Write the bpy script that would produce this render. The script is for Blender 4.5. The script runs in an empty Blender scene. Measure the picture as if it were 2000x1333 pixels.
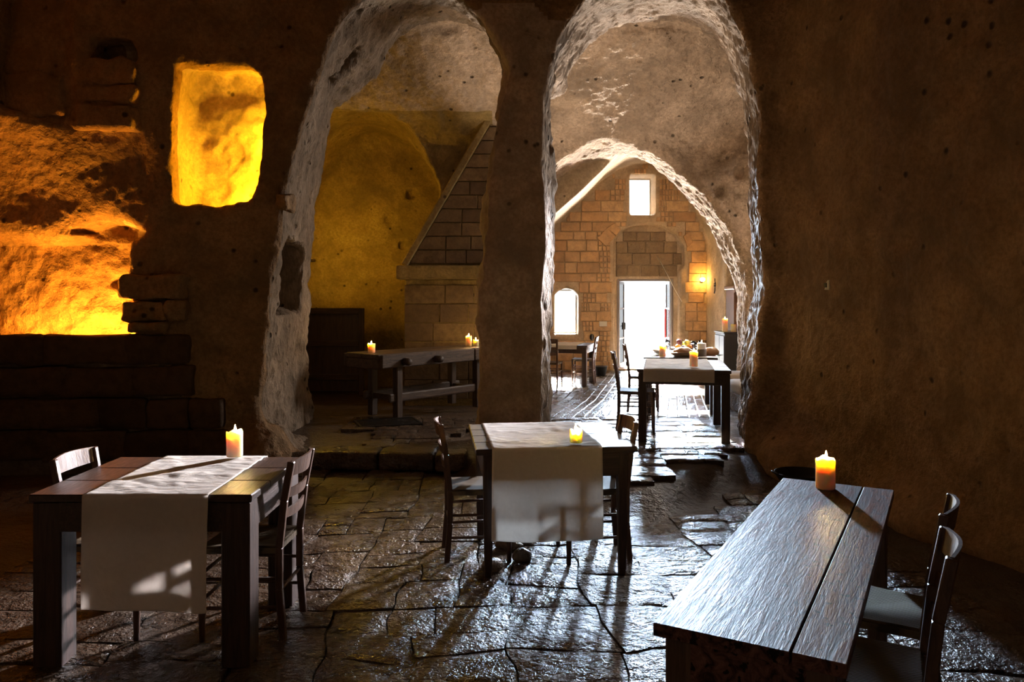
import bpy, bmesh, math, random
import numpy as np
from mathutils import Vector, Matrix
random.seed(7); np.random.seed(7)
S = bpy.context.scene
COL = S.collection
F, CX, HY, CH = 1500.0, 1000.0, 580.0, 1.62      # focal length (px), principal column, horizon row, eye height

# ------------------------------------------------------------------ camera, sky, daylight, exposure
cam = bpy.data.objects.new('camera', bpy.data.cameras.new('camera')); COL.objects.link(cam)
cam.data.sensor_width = 36; cam.data.lens = 27.0; cam.data.shift_y = -0.0433
cam.data.clip_start = 0.05
cam.location = (0, 0, CH); cam.rotation_euler = (math.pi/2, 0, 0)
S.camera = cam
w = bpy.data.worlds.new('sky'); S.world = w; w.use_nodes = True
w.node_tree.nodes['Background'].inputs[0].default_value = (0.93, 0.97, 1.0, 1)
w.node_tree.nodes['Background'].inputs[1].default_value = 2.0
S.view_settings.view_transform = 'Standard'; S.view_settings.look = 'None'
S.view_settings.exposure = 0.12; S.view_settings.gamma = 1.0; S.view_settings.use_curve_mapping = False
S.cycles.use_light_tree = False; S.cycles.max_bounces = 6; S.cycles.diffuse_bounces = 3; S.cycles.glossy_bounces = 2; S.cycles.transmission_bounces = 4; S.cycles.transparent_max_bounces = 6
S.cycles.sample_clamp_indirect = 14.0

def daylight(name, loc, size, power, rot, spread, color=(0.70, 0.84, 1.0)):
    l = bpy.data.lights.new(name, 'AREA'); l.shape = 'RECTANGLE'; l.size, l.size_y = size
    l.energy = power; l.spread = math.radians(spread); l.color = color
    o = bpy.data.objects.new(name, l); COL.objects.link(o); o.location = loc; o.rotation_euler = rot
    return o
DAY = [  # daylight standing in the openings, plus an added lamp outside the door
    ('daylight_door', (2.95, 17.9, 1.05), (1.2, 1.95), 62, (math.radians(90), 0, math.radians(173)), 28, (0.60, 0.78, 1.0)),
    ('added_terrace_bounce', (2.95, 17.75, 0.04), (1.3, 0.5), 560, (math.radians(123), 0, math.radians(172)), 62, (1.0, 0.90, 0.80)),  # unseen lamp added on the ground outside to brighten the middle-room ceiling
    ('daylight_high_window', (2.86, 17.5, 3.95), (0.5, 0.8), 68, (math.radians(77), 0, math.radians(173)), 22, (0.60, 0.78, 1.0)),
    ('daylight_arched_window', (1.21, 17.5, 1.3), (0.45, 1.0), 15, (math.radians(90), 0, math.radians(180)), 120),
    ('daylight_side_window', (3.74, 10.93, 2.85), (0.7, 1.0), 62, (math.radians(76), 0, math.radians(130)), 110, (1.0, 0.92, 0.84)),
    ('daylight_side_beam', (3.70, 10.93, 2.95), (0.4, 0.5), 62, (math.radians(77), 0, math.radians(142)), 23, (0.95, 0.93, 1.0)),
]
for a in DAY: daylight(*a)

sun = bpy.data.objects.new('sun', bpy.data.lights.new('sun', 'SUN')); COL.objects.link(sun)     # falls through the door onto the hall floor
sun.data.energy = 850; sun.data.angle = math.radians(6); sun.data.color = (1.0, 0.95, 0.86)
sun.rotation_euler = Vector((-0.09, -0.90, -0.41)).to_track_quat('-Z', 'Y').to_euler()

# ------------------------------------------------------------------ helpers
def tag(o, label=None, cat=None, group=None, kind=None):
    if label: o['label'] = label
    if cat: o['category'] = cat
    if group: o['group'] = group
    if kind: o['kind'] = kind
    return o
def thing(name, label, cat, loc=(0, 0, 0), rz=0.0, group=None):
    o = bpy.data.objects.new(name, None); COL.objects.link(o)
    o.empty_display_size = 0.1
    o.location = loc; o.rotation_euler = (0, 0, rz)
    return tag(o, label, cat, group)
def copy_tree(o, parent=None):
    c = o.copy(); COL.objects.link(c); c.parent = parent
    for ch in list(o.children): copy_tree(ch, c)
    return c
def link(name, me, mat, parent=None, smooth=False):
    o = bpy.data.objects.new(name, me); COL.objects.link(o)
    if mat is not None and len(me.materials) == 0: me.materials.append(mat)
    if parent is not None: o.parent = parent
    if smooth:
        me.polygons.foreach_set('use_smooth', [True]*len(me.polygons))
    return o
class MB:
    """collects shapes into one mesh"""
    def __init__(s): s.bm = bmesh.new()
    def box(s, c, d, bevel=0.0, rot=None, taper=None, seg=1):
        b = bmesh.new(); bmesh.ops.create_cube(b, size=1.0)
        for v in b.verts:
            k = 1.0
            if taper and v.co.z < 0: k = taper
            v.co = Vector((v.co.x*d[0]*k, v.co.y*d[1]*k, v.co.z*d[2]))
        if bevel > 0: bmesh.ops.bevel(b, geom=list(b.edges), offset=bevel, segments=seg, affect='EDGES', profile=0.5)
        M = Matrix.Translation(Vector(c))
        if rot is not None: M = M @ rot.to_4x4()
        b.transform(M); s._add(b); return s
    def _add(s, b):
        me = bpy.data.meshes.new('t'); b.to_mesh(me); b.free(); s.bm.from_mesh(me); bpy.data.meshes.remove(me)
    def bar(s, a, b, w, t, bevel=0.0, up=(0, 0, 1)):
        a, b = Vector(a), Vector(b); z = (b-a); L = z.length; z.normalize()
        x = Vector(up).cross(z)
        if x.length < 1e-4: x = Vector((1, 0, 0))
        x.normalize(); y = z.cross(x)
        R = Matrix((x, y, z)).transposed()
        return s.box((a+b)/2, (w, t, L), bevel, R)
    def tube(s, pts, r, n=8, caps=True):
        pts = [Vector(p) for p in pts]; rs = r if hasattr(r, '__len__') else [r]*len(pts)
        rings = []
        for i, p in enumerate(pts):
            d = (pts[min(i+1, len(pts)-1)]-pts[max(i-1, 0)]).normalized()
            u = d.cross(Vector((0, 0, 1)))
            if u.length < 0.05: u = d.cross(Vector((0, 1, 0)))
            u.normalize(); v = d.cross(u)
            rings.append([s.bm.verts.new(p+(u*math.cos(2*math.pi*k/n)+v*math.sin(2*math.pi*k/n))*rs[i]) for k in range(n)])
        for A, B in zip(rings, rings[1:]):
            for k in range(n): s.bm.faces.new((A[k], A[(k+1) % n], B[(k+1) % n], B[k]))
        if caps: s.bm.faces.new(rings[0][::-1]); s.bm.faces.new(rings[-1])
        return s
    def lathe(s, prof, n=24, c=(0, 0, 0), wob=None):
        """prof: list of (r,z); wob(angle,z) -> radial factor / dz"""
        rings = []
        for (r, z) in prof:
            if r < 1e-6: rings.append([s.bm.verts.new((c[0], c[1], c[2]+z))]); continue
            ring = []
            for k in range(n):
                a = 2*math.pi*k/n; rr, dz = r, 0.0
                if wob: f, dz = wob(a, z, r); rr = r*f
                ring.append(s.bm.verts.new((c[0]+rr*math.cos(a), c[1]+rr*math.sin(a), c[2]+z+dz)))
            rings.append(ring)
        for A, B in zip(rings, rings[1:]):
            for k in range(n):
                k2 = (k+1) % n
                if len(A) == 1 and len(B) == 1: continue
                if len(A) == 1: s.bm.faces.new((A[0], B[k2], B[k]))
                elif len(B) == 1: s.bm.faces.new((A[k], A[k2], B[0]))
                else: s.bm.faces.new((A[k], A[k2], B[k2], B[k]))
        return s
    def grid(s, fn, nu, nv):
        V = [[s.bm.verts.new(fn(i/nu, j/nv)) for j in range(nv+1)] for i in range(nu+1)]
        for i in range(nu):
            for j in range(nv): s.bm.faces.new((V[i][j], V[i+1][j], V[i+1][j+1], V[i][j+1]))
        return s
    def mesh(s, name):
        bmesh.ops.recalc_face_normals(s.bm, faces=list(s.bm.faces))
        me = bpy.data.meshes.new(name); s.bm.to_mesh(me); s.bm.free(); return me
    def build(s, name, mat, parent=None, smooth=False): return link(name, s.mesh(name), mat, parent, smooth)

def _h(ix, iy, iz, seed):
    n = (ix*374761393 + iy*668265263 + iz*1274126177 + seed*974711) & 0xffffffff
    n = ((n ^ (n >> 13))*1103515245) & 0xffffffff
    n = (n ^ (n >> 16)) & 0xffff
    return n.astype(np.float32)/32767.5-1.0
def vnoise(P, seed=0):
    P = np.asarray(P, dtype=np.float64); i = np.floor(P).astype(np.int64); f = (P-i).astype(np.float32); f = f*f*(3-2*f)
    x, y, z = i[:, 0], i[:, 1], i[:, 2]; r = 0
    for dx in (0, 1):
        wx = f[:, 0] if dx else 1-f[:, 0]
        for dy in (0, 1):
            wy = f[:, 1] if dy else 1-f[:, 1]
            for dz in (0, 1):
                wz = f[:, 2] if dz else 1-f[:, 2]
                r = r+wx*wy*wz*_h(x+dx, y+dy, z+dz, seed)
    return r
def fbm(P, octs, seed=0):
    """octs: list of (frequency, amplitude)"""
    return sum(a*vnoise(np.asarray(P)*f, seed+k*17) for k, (f, a) in enumerate(octs))
def at(px, py, Y): return Vector(((px-CX)/F*Y, Y, CH-(py-HY)/F*Y))
def PX(pts, Y): return [((x-CX)/F*Y, CH-(y-HY)/F*Y) for x, y in pts]

# ------------------------------------------------------------------ materials
MATS = {}
def nmat(name):
    m = bpy.data.materials.new(name); m.use_nodes = True; nt = m.node_tree
    for n in list(nt.nodes): nt.nodes.remove(n)
    return m, nt
class N:
    def __init__(s, nt): s.nt = nt
    def new(s, t, **kw):
        n = s.nt.nodes.new(t)
        for k, v in kw.items():
            if k.startswith('i_'):
                key = k[2:]; key = int(key) if key.isdigit() else key
                n.inputs[key].default_value = v
            else: setattr(n, k, v)
        return n
    def L(s, a, b): s.nt.links.new(a, b)
    def noise(s, vec, scale, detail=6, rough=0.6, dist=0.0):
        n = s.new('ShaderNodeTexNoise'); n.inputs['Scale'].default_value = scale; n.inputs['Detail'].default_value = detail
        n.inputs['Roughness'].default_value = rough; n.inputs['Distortion'].default_value = dist
        if vec is not None: s.L(vec, n.inputs['Vector'])
        return n.outputs['Fac']
    def voro(s, vec, scale, feat='F1'):
        n = s.new('ShaderNodeTexVoronoi'); n.feature = feat; n.inputs['Scale'].default_value = scale
        s.L(vec, n.inputs['Vector']); return n.outputs['Distance']
    def ramp(s, fac, stops):
        n = s.new('ShaderNodeValToRGB'); e = n.color_ramp.elements
        while len(e) < len(stops): e.new(0.5)
        for k, (p, c) in enumerate(stops):
            e[k].position = p; e[k].color = (c[0], c[1], c[2], 1) if hasattr(c, '__len__') else (c, c, c, 1)
        s.L(fac, n.inputs[0]); return n.outputs[0]
    def mix(s, fac, a, b, mode='MIX'):
        n = s.new('ShaderNodeMix'); n.data_type = 'RGBA'; n.blend_type = mode
        for sock, v in ((n.inputs[0], fac), (n.inputs[6], a), (n.inputs[7], b)):
            if hasattr(v, 'is_output'): s.L(v, sock)
            elif hasattr(v, '__len__'): sock.default_value = (v[0], v[1], v[2], 1)
            else: sock.default_value = v
        return n.outputs[2]
    def math(s, op, a, b=0.0):
        n = s.new('ShaderNodeMath'); n.operation = op
        for sock, v in ((n.inputs[0], a), (n.inputs[1], b)):
            if hasattr(v, 'is_output'): s.L(v, sock)
            else: sock.default_value = v
        return n.outputs[0]
    def coord(s, kind='Object', scale=None):
        t = s.new('ShaderNodeTexCoord').outputs[kind]
        if scale:
            m = s.new('ShaderNodeMapping'); m.inputs['Scale'].default_value = scale; s.L(t, m.inputs['Vector']); t = m.outputs[0]
        return t
    def world(s, scale=None):
        t = s.new('ShaderNodeNewGeometry').outputs['Position']
        if scale:
            m = s.new('ShaderNodeMapping'); m.inputs['Scale'].default_value = scale; s.L(t, m.inputs['Vector']); t = m.outputs[0]
        return t
    def rnd(s): return s.new('ShaderNodeObjectInfo').outputs['Random']
    def bump(s, h, strength, dist, prev=None):
        n = s.new('ShaderNodeBump'); n.inputs['Strength'].default_value = strength; n.inputs['Distance'].default_value = dist
        s.L(h, n.inputs['Height'])
        if prev is not None: s.L(prev, n.inputs['Normal'])
        return n.outputs[0]
    def out(s, color, rough=0.8, normal=None, spec=0.5, **kw):
        p = s.new('ShaderNodeBsdfPrincipled'); o = s.new('ShaderNodeOutputMaterial')
        for k, v in (('Base Color', color), ('Roughness', rough), ('Normal', normal), ('Specular IOR Level', spec)):
            if v is None: continue
            if hasattr(v, 'is_output'): s.L(v, p.inputs[k])
            elif hasattr(v, '__len__'): p.inputs[k].default_value = (v[0], v[1], v[2], 1)
            else: p.inputs[k].default_value = v
        for k, v in kw.items():
            p.inputs[k.replace('_', ' ')].default_value = v
        s.L(p.outputs[0], o.inputs[0]); return p

def rock(name, dark, mid, light, rough=0.82, bump=0.6, streak=(1, 1, 1), pits=True, spec=0.35):
    m, nt = nmat(name); n = N(nt); v = n.world(); vs = n.world(streak)
    big = n.noise(v, 0.9, 2, 0.55); med = n.noise(v, 5.0, 5, 0.65); fine = n.noise(vs, 26, 3, 0.7)
    c = n.ramp(n.math('ADD', n.math('MULTIPLY', big, 0.55), n.math('MULTIPLY', med, 0.45)), [(0.30, dark), (0.50, mid), (0.68, light)])
    c = n.mix(n.ramp(fine, [(0.32, 0.55), (0.62, 0.0)]), c, tuple(x*0.55 for x in dark))
    stn = n.ramp(n.noise(v, 1.7, 5, 0.72, 0.4), [(0.40, 0.0), (0.62, 0.75)]); c = n.mix(stn, c, tuple(x*0.42 for x in mid))
    h = n.math('ADD', n.math('MULTIPLY', med, 1.0), n.math('MULTIPLY', fine, 0.45))
    if pits:
        pd = n.voro(n.world(), 5.5); pk = n.ramp(pd, [(0.07, 1.0), (0.16, 0.0)])
        gate = n.ramp(n.noise(v, 2.2, 1), [(0.5, 0.0), (0.58, 1.0)])
        pk = n.math('MULTIPLY', pk, gate)
        c = n.mix(pk, c, tuple(x*0.25 for x in dark)); h = n.math('SUBTRACT', h, pk)
    b = n.bump(h, bump, 0.05)
    n.out(c, rough, b, spec); MATS[name] = m; return m
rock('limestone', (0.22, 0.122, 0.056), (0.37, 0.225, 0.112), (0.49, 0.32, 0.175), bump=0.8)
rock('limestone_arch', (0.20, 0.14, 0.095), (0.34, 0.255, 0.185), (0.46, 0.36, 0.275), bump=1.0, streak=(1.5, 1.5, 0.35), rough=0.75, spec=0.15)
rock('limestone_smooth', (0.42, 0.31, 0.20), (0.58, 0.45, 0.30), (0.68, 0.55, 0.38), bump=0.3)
rock('limestone_plaster_paled', (0.38, 0.26, 0.17), (0.57, 0.42, 0.30), (0.67, 0.52, 0.39), bump=0.5)  # pillar plaster painted paler, standing in for light bounced off cloth and floor
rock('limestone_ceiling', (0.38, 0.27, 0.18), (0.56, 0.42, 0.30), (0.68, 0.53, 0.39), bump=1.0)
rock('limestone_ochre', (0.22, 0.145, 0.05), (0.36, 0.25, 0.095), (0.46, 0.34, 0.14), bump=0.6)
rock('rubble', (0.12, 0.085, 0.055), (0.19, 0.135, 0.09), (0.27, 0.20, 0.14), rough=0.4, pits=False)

def block_mat(name, cols, rough=0.85, bump=0.4):
    m, nt = nmat(name); n = N(nt); v = n.world()
    c = n.ramp(n.rnd(), [(k/(len(cols)-1), cc) for k, cc in enumerate(cols)])
    f = n.noise(v, 9, 8, 0.7); c = n.mix(n.ramp(f, [(0.35, 0.6), (0.6, 0.0)]), c, tuple(x*0.45 for x in cols[0]))
    st = n.noise(v, 1.6, 4, 0.6); c = n.mix(n.ramp(st, [(0.55, 0.0), (0.72, 0.65)]), c, (0.10, 0.065, 0.045))
    n.out(c, rough, n.bump(n.noise(v, 22, 8, 0.7), bump, 0.02), 0.3); MATS[name] = m
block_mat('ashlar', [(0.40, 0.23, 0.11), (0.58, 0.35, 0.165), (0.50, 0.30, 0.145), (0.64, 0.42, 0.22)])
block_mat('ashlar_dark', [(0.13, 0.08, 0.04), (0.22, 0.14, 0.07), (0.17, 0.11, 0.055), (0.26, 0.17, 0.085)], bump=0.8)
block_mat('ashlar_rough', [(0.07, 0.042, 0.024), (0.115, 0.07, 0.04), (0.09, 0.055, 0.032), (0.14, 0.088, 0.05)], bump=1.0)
rock('mortar', (0.42, 0.30, 0.18), (0.52, 0.38, 0.24), (0.60, 0.45, 0.29), bump=0.3, pits=False)

def floor_mat(name, dark, mid, light, r0=0.18, r1=0.5, bump=0.9, scale=1.0):
    m, nt = nmat(name); n = N(nt); v = n.world()
    f = n.noise(v, 7*scale, 5, 0.65); big = n.noise(v, 1.3, 3, 0.5)
    c = n.ramp(f, [(0.32, dark), (0.5, mid), (0.68, light)])
    c = n.mix(n.ramp(n.rnd(), [(0.0, 0.0), (1.0, 0.45)]), c, tuple(x*0.5 for x in mid))
    rr = n.ramp(n.math('ADD', n.math('MULTIPLY', big, 0.6), n.math('MULTIPLY', f, 0.4)), [(0.35, r0), (0.65, r1)])
    h = n.math('ADD', n.noise(v, 16*scale, 4, 0.6), n.math('MULTIPLY', n.noise(v, 60*scale, 2, 0.6), 0.35))
    n.out(c, rr, n.bump(h, bump, 0.035), 0.55); MATS[name] = m
floor_mat('flagstone', (0.036, 0.022, 0.014), (0.080, 0.052, 0.034), (0.135, 0.092, 0.062), r0=0.14, r1=0.45, bump=1.0)
floor_mat('floor_bed', (0.036, 0.023, 0.015), (0.08, 0.053, 0.035), (0.13, 0.09, 0.06), r0=0.3, r1=0.65)
floor_mat('paver', (0.10, 0.08, 0.065), (0.18, 0.15, 0.125), (0.26, 0.22, 0.185), r0=0.16, r1=0.36, bump=0.55)

def wood(name, dark, light, rough=0.4, axis=(1, 14, 14), bump=0.25, spec=0.5, wear=0.0):
    m, nt = nmat(name); n = N(nt); v = n.coord('Object', axis)
    g = n.noise(v, 3.0, 5, 0.65, 1.2); fine = n.noise(v, 16, 2, 0.6)
    c = n.ramp(g, [(0.35, dark), (0.65, light)])
    h = n.math('ADD', n.math('MULTIPLY', g, 0.6), n.math('MULTIPLY', fine, 0.4))
    if wear:
        o = n.coord('Object'); sp = n.ramp(n.noise(o, 34, 3, 0.5), [(0.60, 0.0), (0.64, 1.0)])
        c = n.mix(n.math('MULTIPLY', sp, wear), c, tuple(x*0.12 for x in dark)); pass
    r = n.ramp(g if wear else fine, [(0.3, rough+(0.22 if wear else 0)), (0.7, rough if wear else min(1, rough+0.18))])
    n.out(c, r, n.bump(h, bump, 0.012), spec); MATS[name] = m
wood('wood_dark_x', (0.018, 0.009, 0.006), (0.06, 0.03, 0.02), 0.32, (1, 14, 14))
wood('wood_dark_z', (0.018, 0.009, 0.006), (0.06, 0.03, 0.02), 0.38, (14, 14, 1))
wood('wood_dark_y', (0.018, 0.009, 0.006), (0.06, 0.03, 0.02), 0.32, (14, 1, 14))
wood('wood_old_x', (0.022, 0.009, 0.008), (0.19, 0.088, 0.070), 0.34, (1, 9, 9), 0.25, 0.2, wear=0.95)
wood('wood_old_z', (0.055, 0.028, 0.017), (0.13, 0.072, 0.045), 0.5, (12, 12, 1), 0.3)
wood('wood_bench_x', (0.028, 0.014, 0.008), (0.085, 0.045, 0.026), 0.45, (1, 12, 12), 0.4, wear=0.5)
wood('wood_bench_z', (0.025, 0.013, 0.008), (0.075, 0.04, 0.024), 0.5, (12, 12, 1), 0.3)
wood('wood_chair', (0.05, 0.022, 0.013), (0.12, 0.06, 0.035), 0.38, (10, 10, 2))
wood('wood_red', (0.03, 0.009, 0.005), (0.08, 0.026, 0.014), 0.4, (10, 10, 1))
def rush():
    m, nt = nmat('rush'); n = N(nt); v = n.coord('Object')
    wv = n.new('ShaderNodeTexWave'); wv.bands_direction = 'Y'; wv.inputs['Scale'].default_value = 28; wv.inputs['Distortion'].default_value = 1.5
    n.L(v, wv.inputs['Vector']); f = wv.outputs['Fac']
    n.out(n.ramp(f, [(0.1, (0.04, 0.025, 0.012)), (0.8, (0.15, 0.10, 0.05))]), 0.7, n.bump(f, 0.8, 0.008)); MATS['rush'] = m
rush()
def simple(name, col, rough=0.5, spec=0.5, **kw):
    m, nt = nmat(name); n = N(nt); v = n.coord('Object'); f = n.noise(v, 30, 4)
    c = n.mix(n.ramp(f, [(0.35, 0.25), (0.65, 0.0)]), col, tuple(x*0.7 for x in col))
    n.out(c, rough, None, spec, **kw); MATS[name] = m; return m
simple('iron', (0.03, 0.03, 0.032), 0.45, Metallic=0.8)
simple('black_plastic', (0.02, 0.021, 0.024), 0.35)
simple('ceramic', (0.72, 0.70, 0.66), 0.15)
simple('paper', (0.75, 0.72, 0.66), 0.7)
simple('plastic_white', (0.62, 0.58, 0.5), 0.4)
simple('painted_frame', (0.55, 0.50, 0.44), 0.5)
simple('door_frame', (0.16, 0.13, 0.11), 0.45)
simple('cabinet_paint', (0.035, 0.036, 0.042), 0.3)
simple('orange_fruit', (0.75, 0.28, 0.03), 0.45)
simple('plum', (0.10, 0.03, 0.05), 0.35)
simple('pear', (0.38, 0.36, 0.08), 0.45)
simple('bread', (0.24, 0.115, 0.045), 0.7)
simple('basket', (0.12, 0.075, 0.04), 0.7)
simple('cushion', (0.66, 0.60, 0.54), 0.85)
simple('red_cloth', (0.55, 0.04, 0.04), 0.7)
simple('wick', (0.02, 0.015, 0.01), 0.9)
simple('dark_paper', (0.10, 0.075, 0.06), 0.7)
def glass(name, alpha=0.82):
    m, nt = nmat(name); n = N(nt); t = n.new('ShaderNodeBsdfTransparent'); g = n.new('ShaderNodeBsdfGlossy'); g.inputs['Roughness'].default_value = 0.03
    mx = n.new('ShaderNodeMixShader'); fr = n.new('ShaderNodeFresnel'); fr.inputs[0].default_value = 1.45
    o = n.new('ShaderNodeOutputMaterial'); n.L(fr.outputs[0], mx.inputs[0]); n.L(t.outputs[0], mx.inputs[1]); n.L(g.outputs[0], mx.inputs[2]); n.L(mx.outputs[0], o.inputs[0]); MATS[name] = m
glass('pane_glass')
def tableglass():
    m, nt = nmat('drink_glass'); n = N(nt); n.out((0.95, 0.97, 1), 0.02, None, 0.5, Transmission_Weight=1.0, IOR=1.45); MATS['drink_glass'] = m
tableglass()
def linen():
    m, nt = nmat('linen'); n = N(nt); v = n.coord('Object')
    def wv(d):
        q = n.new('ShaderNodeTexWave'); q.bands_direction = d; q.inputs['Scale'].default_value = 130; q.inputs['Distortion'].default_value = 0.8; n.L(v, q.inputs['Vector']); return q.outputs['Fac']
    h = n.math('ADD', wv('X'), wv('Y')); f = n.noise(v, 40, 4)
    c = n.mix(n.ramp(f, [(0.35, 0.35), (0.65, 0.0)]), (0.93, 0.87, 0.81), (0.80, 0.74, 0.68))
    d = n.new('ShaderNodeBsdfDiffuse'); t = n.new('ShaderNodeBsdfTranslucent'); mx = n.new('ShaderNodeMixShader'); mx.inputs[0].default_value = 0.5
    wr = n.noise(n.coord('Object', (3, 9, 3)), 3.2, 4, 0.55, 0.7)
    b = n.bump(h, 0.12, 0.002, n.bump(wr, 0.55, 0.02)); n.L(b, d.inputs['Normal']); n.L(c, d.inputs[0]); n.L(c, t.inputs[0])
    o = n.new('ShaderNodeOutputMaterial'); n.L(d.outputs[0], mx.inputs[1]); n.L(t.outputs[0], mx.inputs[2]); n.L(mx.outputs[0], o.inputs[0]); MATS['linen'] = m
linen()
def wax():
    m, nt = nmat('wax'); n = N(nt); v = n.coord('Object')
    c = n.mix(n.noise(v, 18, 4), (0.95, 0.77, 0.52), (0.90, 0.69, 0.43))
    p = n.out(c, 0.45, n.bump(n.noise(v, 25, 3), 0.15, 0.004), 0.4, Subsurface_Weight=1.0, Subsurface_Scale=0.05)
    p.inputs['Subsurface Radius'].default_value = (1.0, 0.62, 0.24); MATS['wax'] = m
wax()
def emit(name, col, st):
    m, nt = nmat(name); n = N(nt); e = n.new('ShaderNodeEmission'); e.inputs[0].default_value = (*col, 1); e.inputs[1].default_value = st
    o = n.new('ShaderNodeOutputMaterial'); n.L(e.outputs[0], o.inputs[0]); MATS[name] = m
emit('flame', (1.0, 0.64, 0.22), 1900.0)
emit('bulb', (1.0, 0.52, 0.10), 170.0)
emit('bulb_niche', (1.0, 0.47, 0.012), 2000.0)
emit('bulb_recess', (1.0, 0.38, 0.03), 3300.0)
emit('bulb_alcove', (1.0, 0.56, 0.04), 1500.0)
M = MATS

# ------------------------------------------------------------------ the cave: rooms carved out of rock on a voxel grid
VX = 0.042
X0, X1, Y0, Y1, Z0, Z1 = -6.1, 4.95, -1.5, 17.5, -0.3, 6.3
xs = np.arange(X0, X1, VX, dtype=np.float32); ys = np.arange(Y0, Y1, VX, dtype=np.float32); zs = np.arange(Z0, Z1, VX, dtype=np.float32)
def smin(a, b, k):
    h = np.clip(0.5+0.5*(b-a)/k, 0, 1); return b+(a-b)*h-k*h*(1-h)
def smax(a, b, k): return -smin(-a, -b, k)
def polysdf(pts, X, Z):
    d = np.full(np.broadcast(X, Z).shape, 1e9, np.float32); s = np.ones_like(d)
    n = len(pts)
    for i in range(n):
        ax, az = pts[i]; bx, bz = pts[i-1]
        ex, ez = bx-ax, bz-az; wx, wz = X-ax, Z-az
        t = np.clip((wx*ex+wz*ez)/(ex*ex+ez*ez+1e-12), 0, 1)
        d = np.minimum(d, (wx-ex*t)**2+(wz-ez*t)**2)
        c1 = Z >= az; c2 = Z < bz; c3 = ex*wz > ez*wx
        flip = (c1 & c2 & c3) | (~c1 & ~c2 & ~c3); s = np.where(flip, -s, s)
    return (np.sqrt(d)*s).astype(np.float32)
XG, ZG = np.meshgrid(xs, zs, indexing='ij')
Xb, Yb, Zb = xs[:, None, None], ys[None, :, None], zs[None, None, :]
def ysl(a, b): return slice(max(0, int((a-Y0)/VX)), min(len(ys), int((b-Y0)/VX)+1))
def yfront(x): return np.where(x > -2.3, 7.45, 7.45-0.16*(-2.3-x))
def xright(y): return 2.5+0.16*(7.9-y)
# main room
G = smax(Xb-xright(Yb), (Yb-yfront(Xb)).astype(np.float32), 0.45)
G = smax(G, np.maximum(-5.2-Xb, -1.2-Yb)+0*Zb, 0.4); G = smax(G, Zb-5.7, 0.8).astype(np.float32)
def carve(d, sl, k): G[:, sl, :] = smin(G[:, sl, :], d.astype(np.float32), k)
def tunnel(front, back, ya, yb, pa, pb, k, edge=0.06):
    A, B = polysdf(front, XG, ZG), polysdf(back, XG, ZG)
    sl = ysl(ya-0.5, yb+0.5); y = ys[sl][None, :, None]; t = np.clip((y-pa)/max(pb-pa, 1e-6), 0, 1)
    d = A[:, None, :]*(1-t)+B[:, None, :]*t
    carve(smax(d, np.maximum(ya-y, y-yb), edge), sl, k)
LA_F = [(500, 960), (503, 850), (512, 760), (522, 690), (528, 620), (535, 540), (548, 470), (560, 380), (572, 310), (597, 225), (622, 150), (640, 90), (665, 40), (700, -5), (760, -45), (820, -60), (880, -40), (915, 2), (944, 28), (977, 84), (994, 117), (995, 142), (984, 176), (977, 211), (965, 297), (957, 380), (955, 440), (951, 495), (943, 540), (938, 575), (934, 628), (942, 672), (943, 726), (935, 798), (932, 960)]
LA_B = [(612, 900), (610, 815), (602, 760), (600, 700), (603, 620), (606, 560), (612, 480), (622, 400), (632, 340), (642, 280), (652, 212), (690, 188), (734, 148), (762, 100), (784, 66), (812, 50), (843, 41), (886, 40), (912, 47), (945, 66), (985, 95), (995, 140), (985, 180), (964, 211), (946, 300), (934, 340), (924, 440), (930, 600), (930, 700), (930, 900)]
RA_F = [(1058, 960), (1056, 800), (1057, 600), (1060, 480), (1061, 350), (1062, 200), (1064, 165), (1075, 120), (1090, 75), (1110, 35), (1140, -5), (1200, -50), (1280, -65), (1360, -50), (1420, -5), (1450, 50), (1470, 120), (1480, 200), (1482, 350), (1484, 420), (1490, 480), (1492, 560), (1480, 620), (1475, 700), (1464, 780), (1454, 830), (1450, 960)]
RA_B = [(1108, 900), (1112, 780), (1116, 700), (1118, 500), (1120, 400), (1118, 331), (1100, 240), (1098, 200), (1112, 142), (1144, 85), (1191, 54), (1229, 43), (1308, 39), (1342, 44), (1371, 57), (1393, 76), (1415, 107), (1434, 148), (1446, 183), (1456, 220), (1460, 284), (1463, 400), (1467, 470), (1475, 540), (1477, 575), (1467, 600), (1465, 640), (1458, 680), (1453, 720), (1450, 760), (1448, 900)]
tunnel(PX(LA_F, 7.45), PX(LA_B, 9.4), 7.2, 9.6, 7.45, 9.4, 0.07)
tunnel(PX(RA_F, 7.45), PX(RA_B, 9.4), 7.2, 9.6, 7.45, 9.4, 0.07)
# middle room behind the two arches, with a ceiling that comes down towards the inner arch
sl = ysl(9.0, 12.0); y = ys[sl][None, :, None]
hc = 5.02-(y-9.4)*0.52
d = smax(smax(np.maximum(-3.35-Xb, Xb-3.62)+0*Zb, np.maximum(9.42-y, y-11.4)+0*Zb, 0.15), Zb-hc, 0.25); carve(d, sl, 0.05)
# fireplace alcove at the back left
sl = ysl(10.6, 13.9); y = ys[sl][None, :, None]
hv = 2.2+2.2*np.sqrt(np.clip(1-((Xb+2.25)/1.3)**2, 0, 1))
d = smax(smax(np.maximum(-3.5-Xb, Xb+0.98)+0*Zb, np.maximum(11.0-y, y-13.3)+0*Zb, 0.25), Zb-hv, 0.35); carve(d, sl, 0.12)
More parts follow.
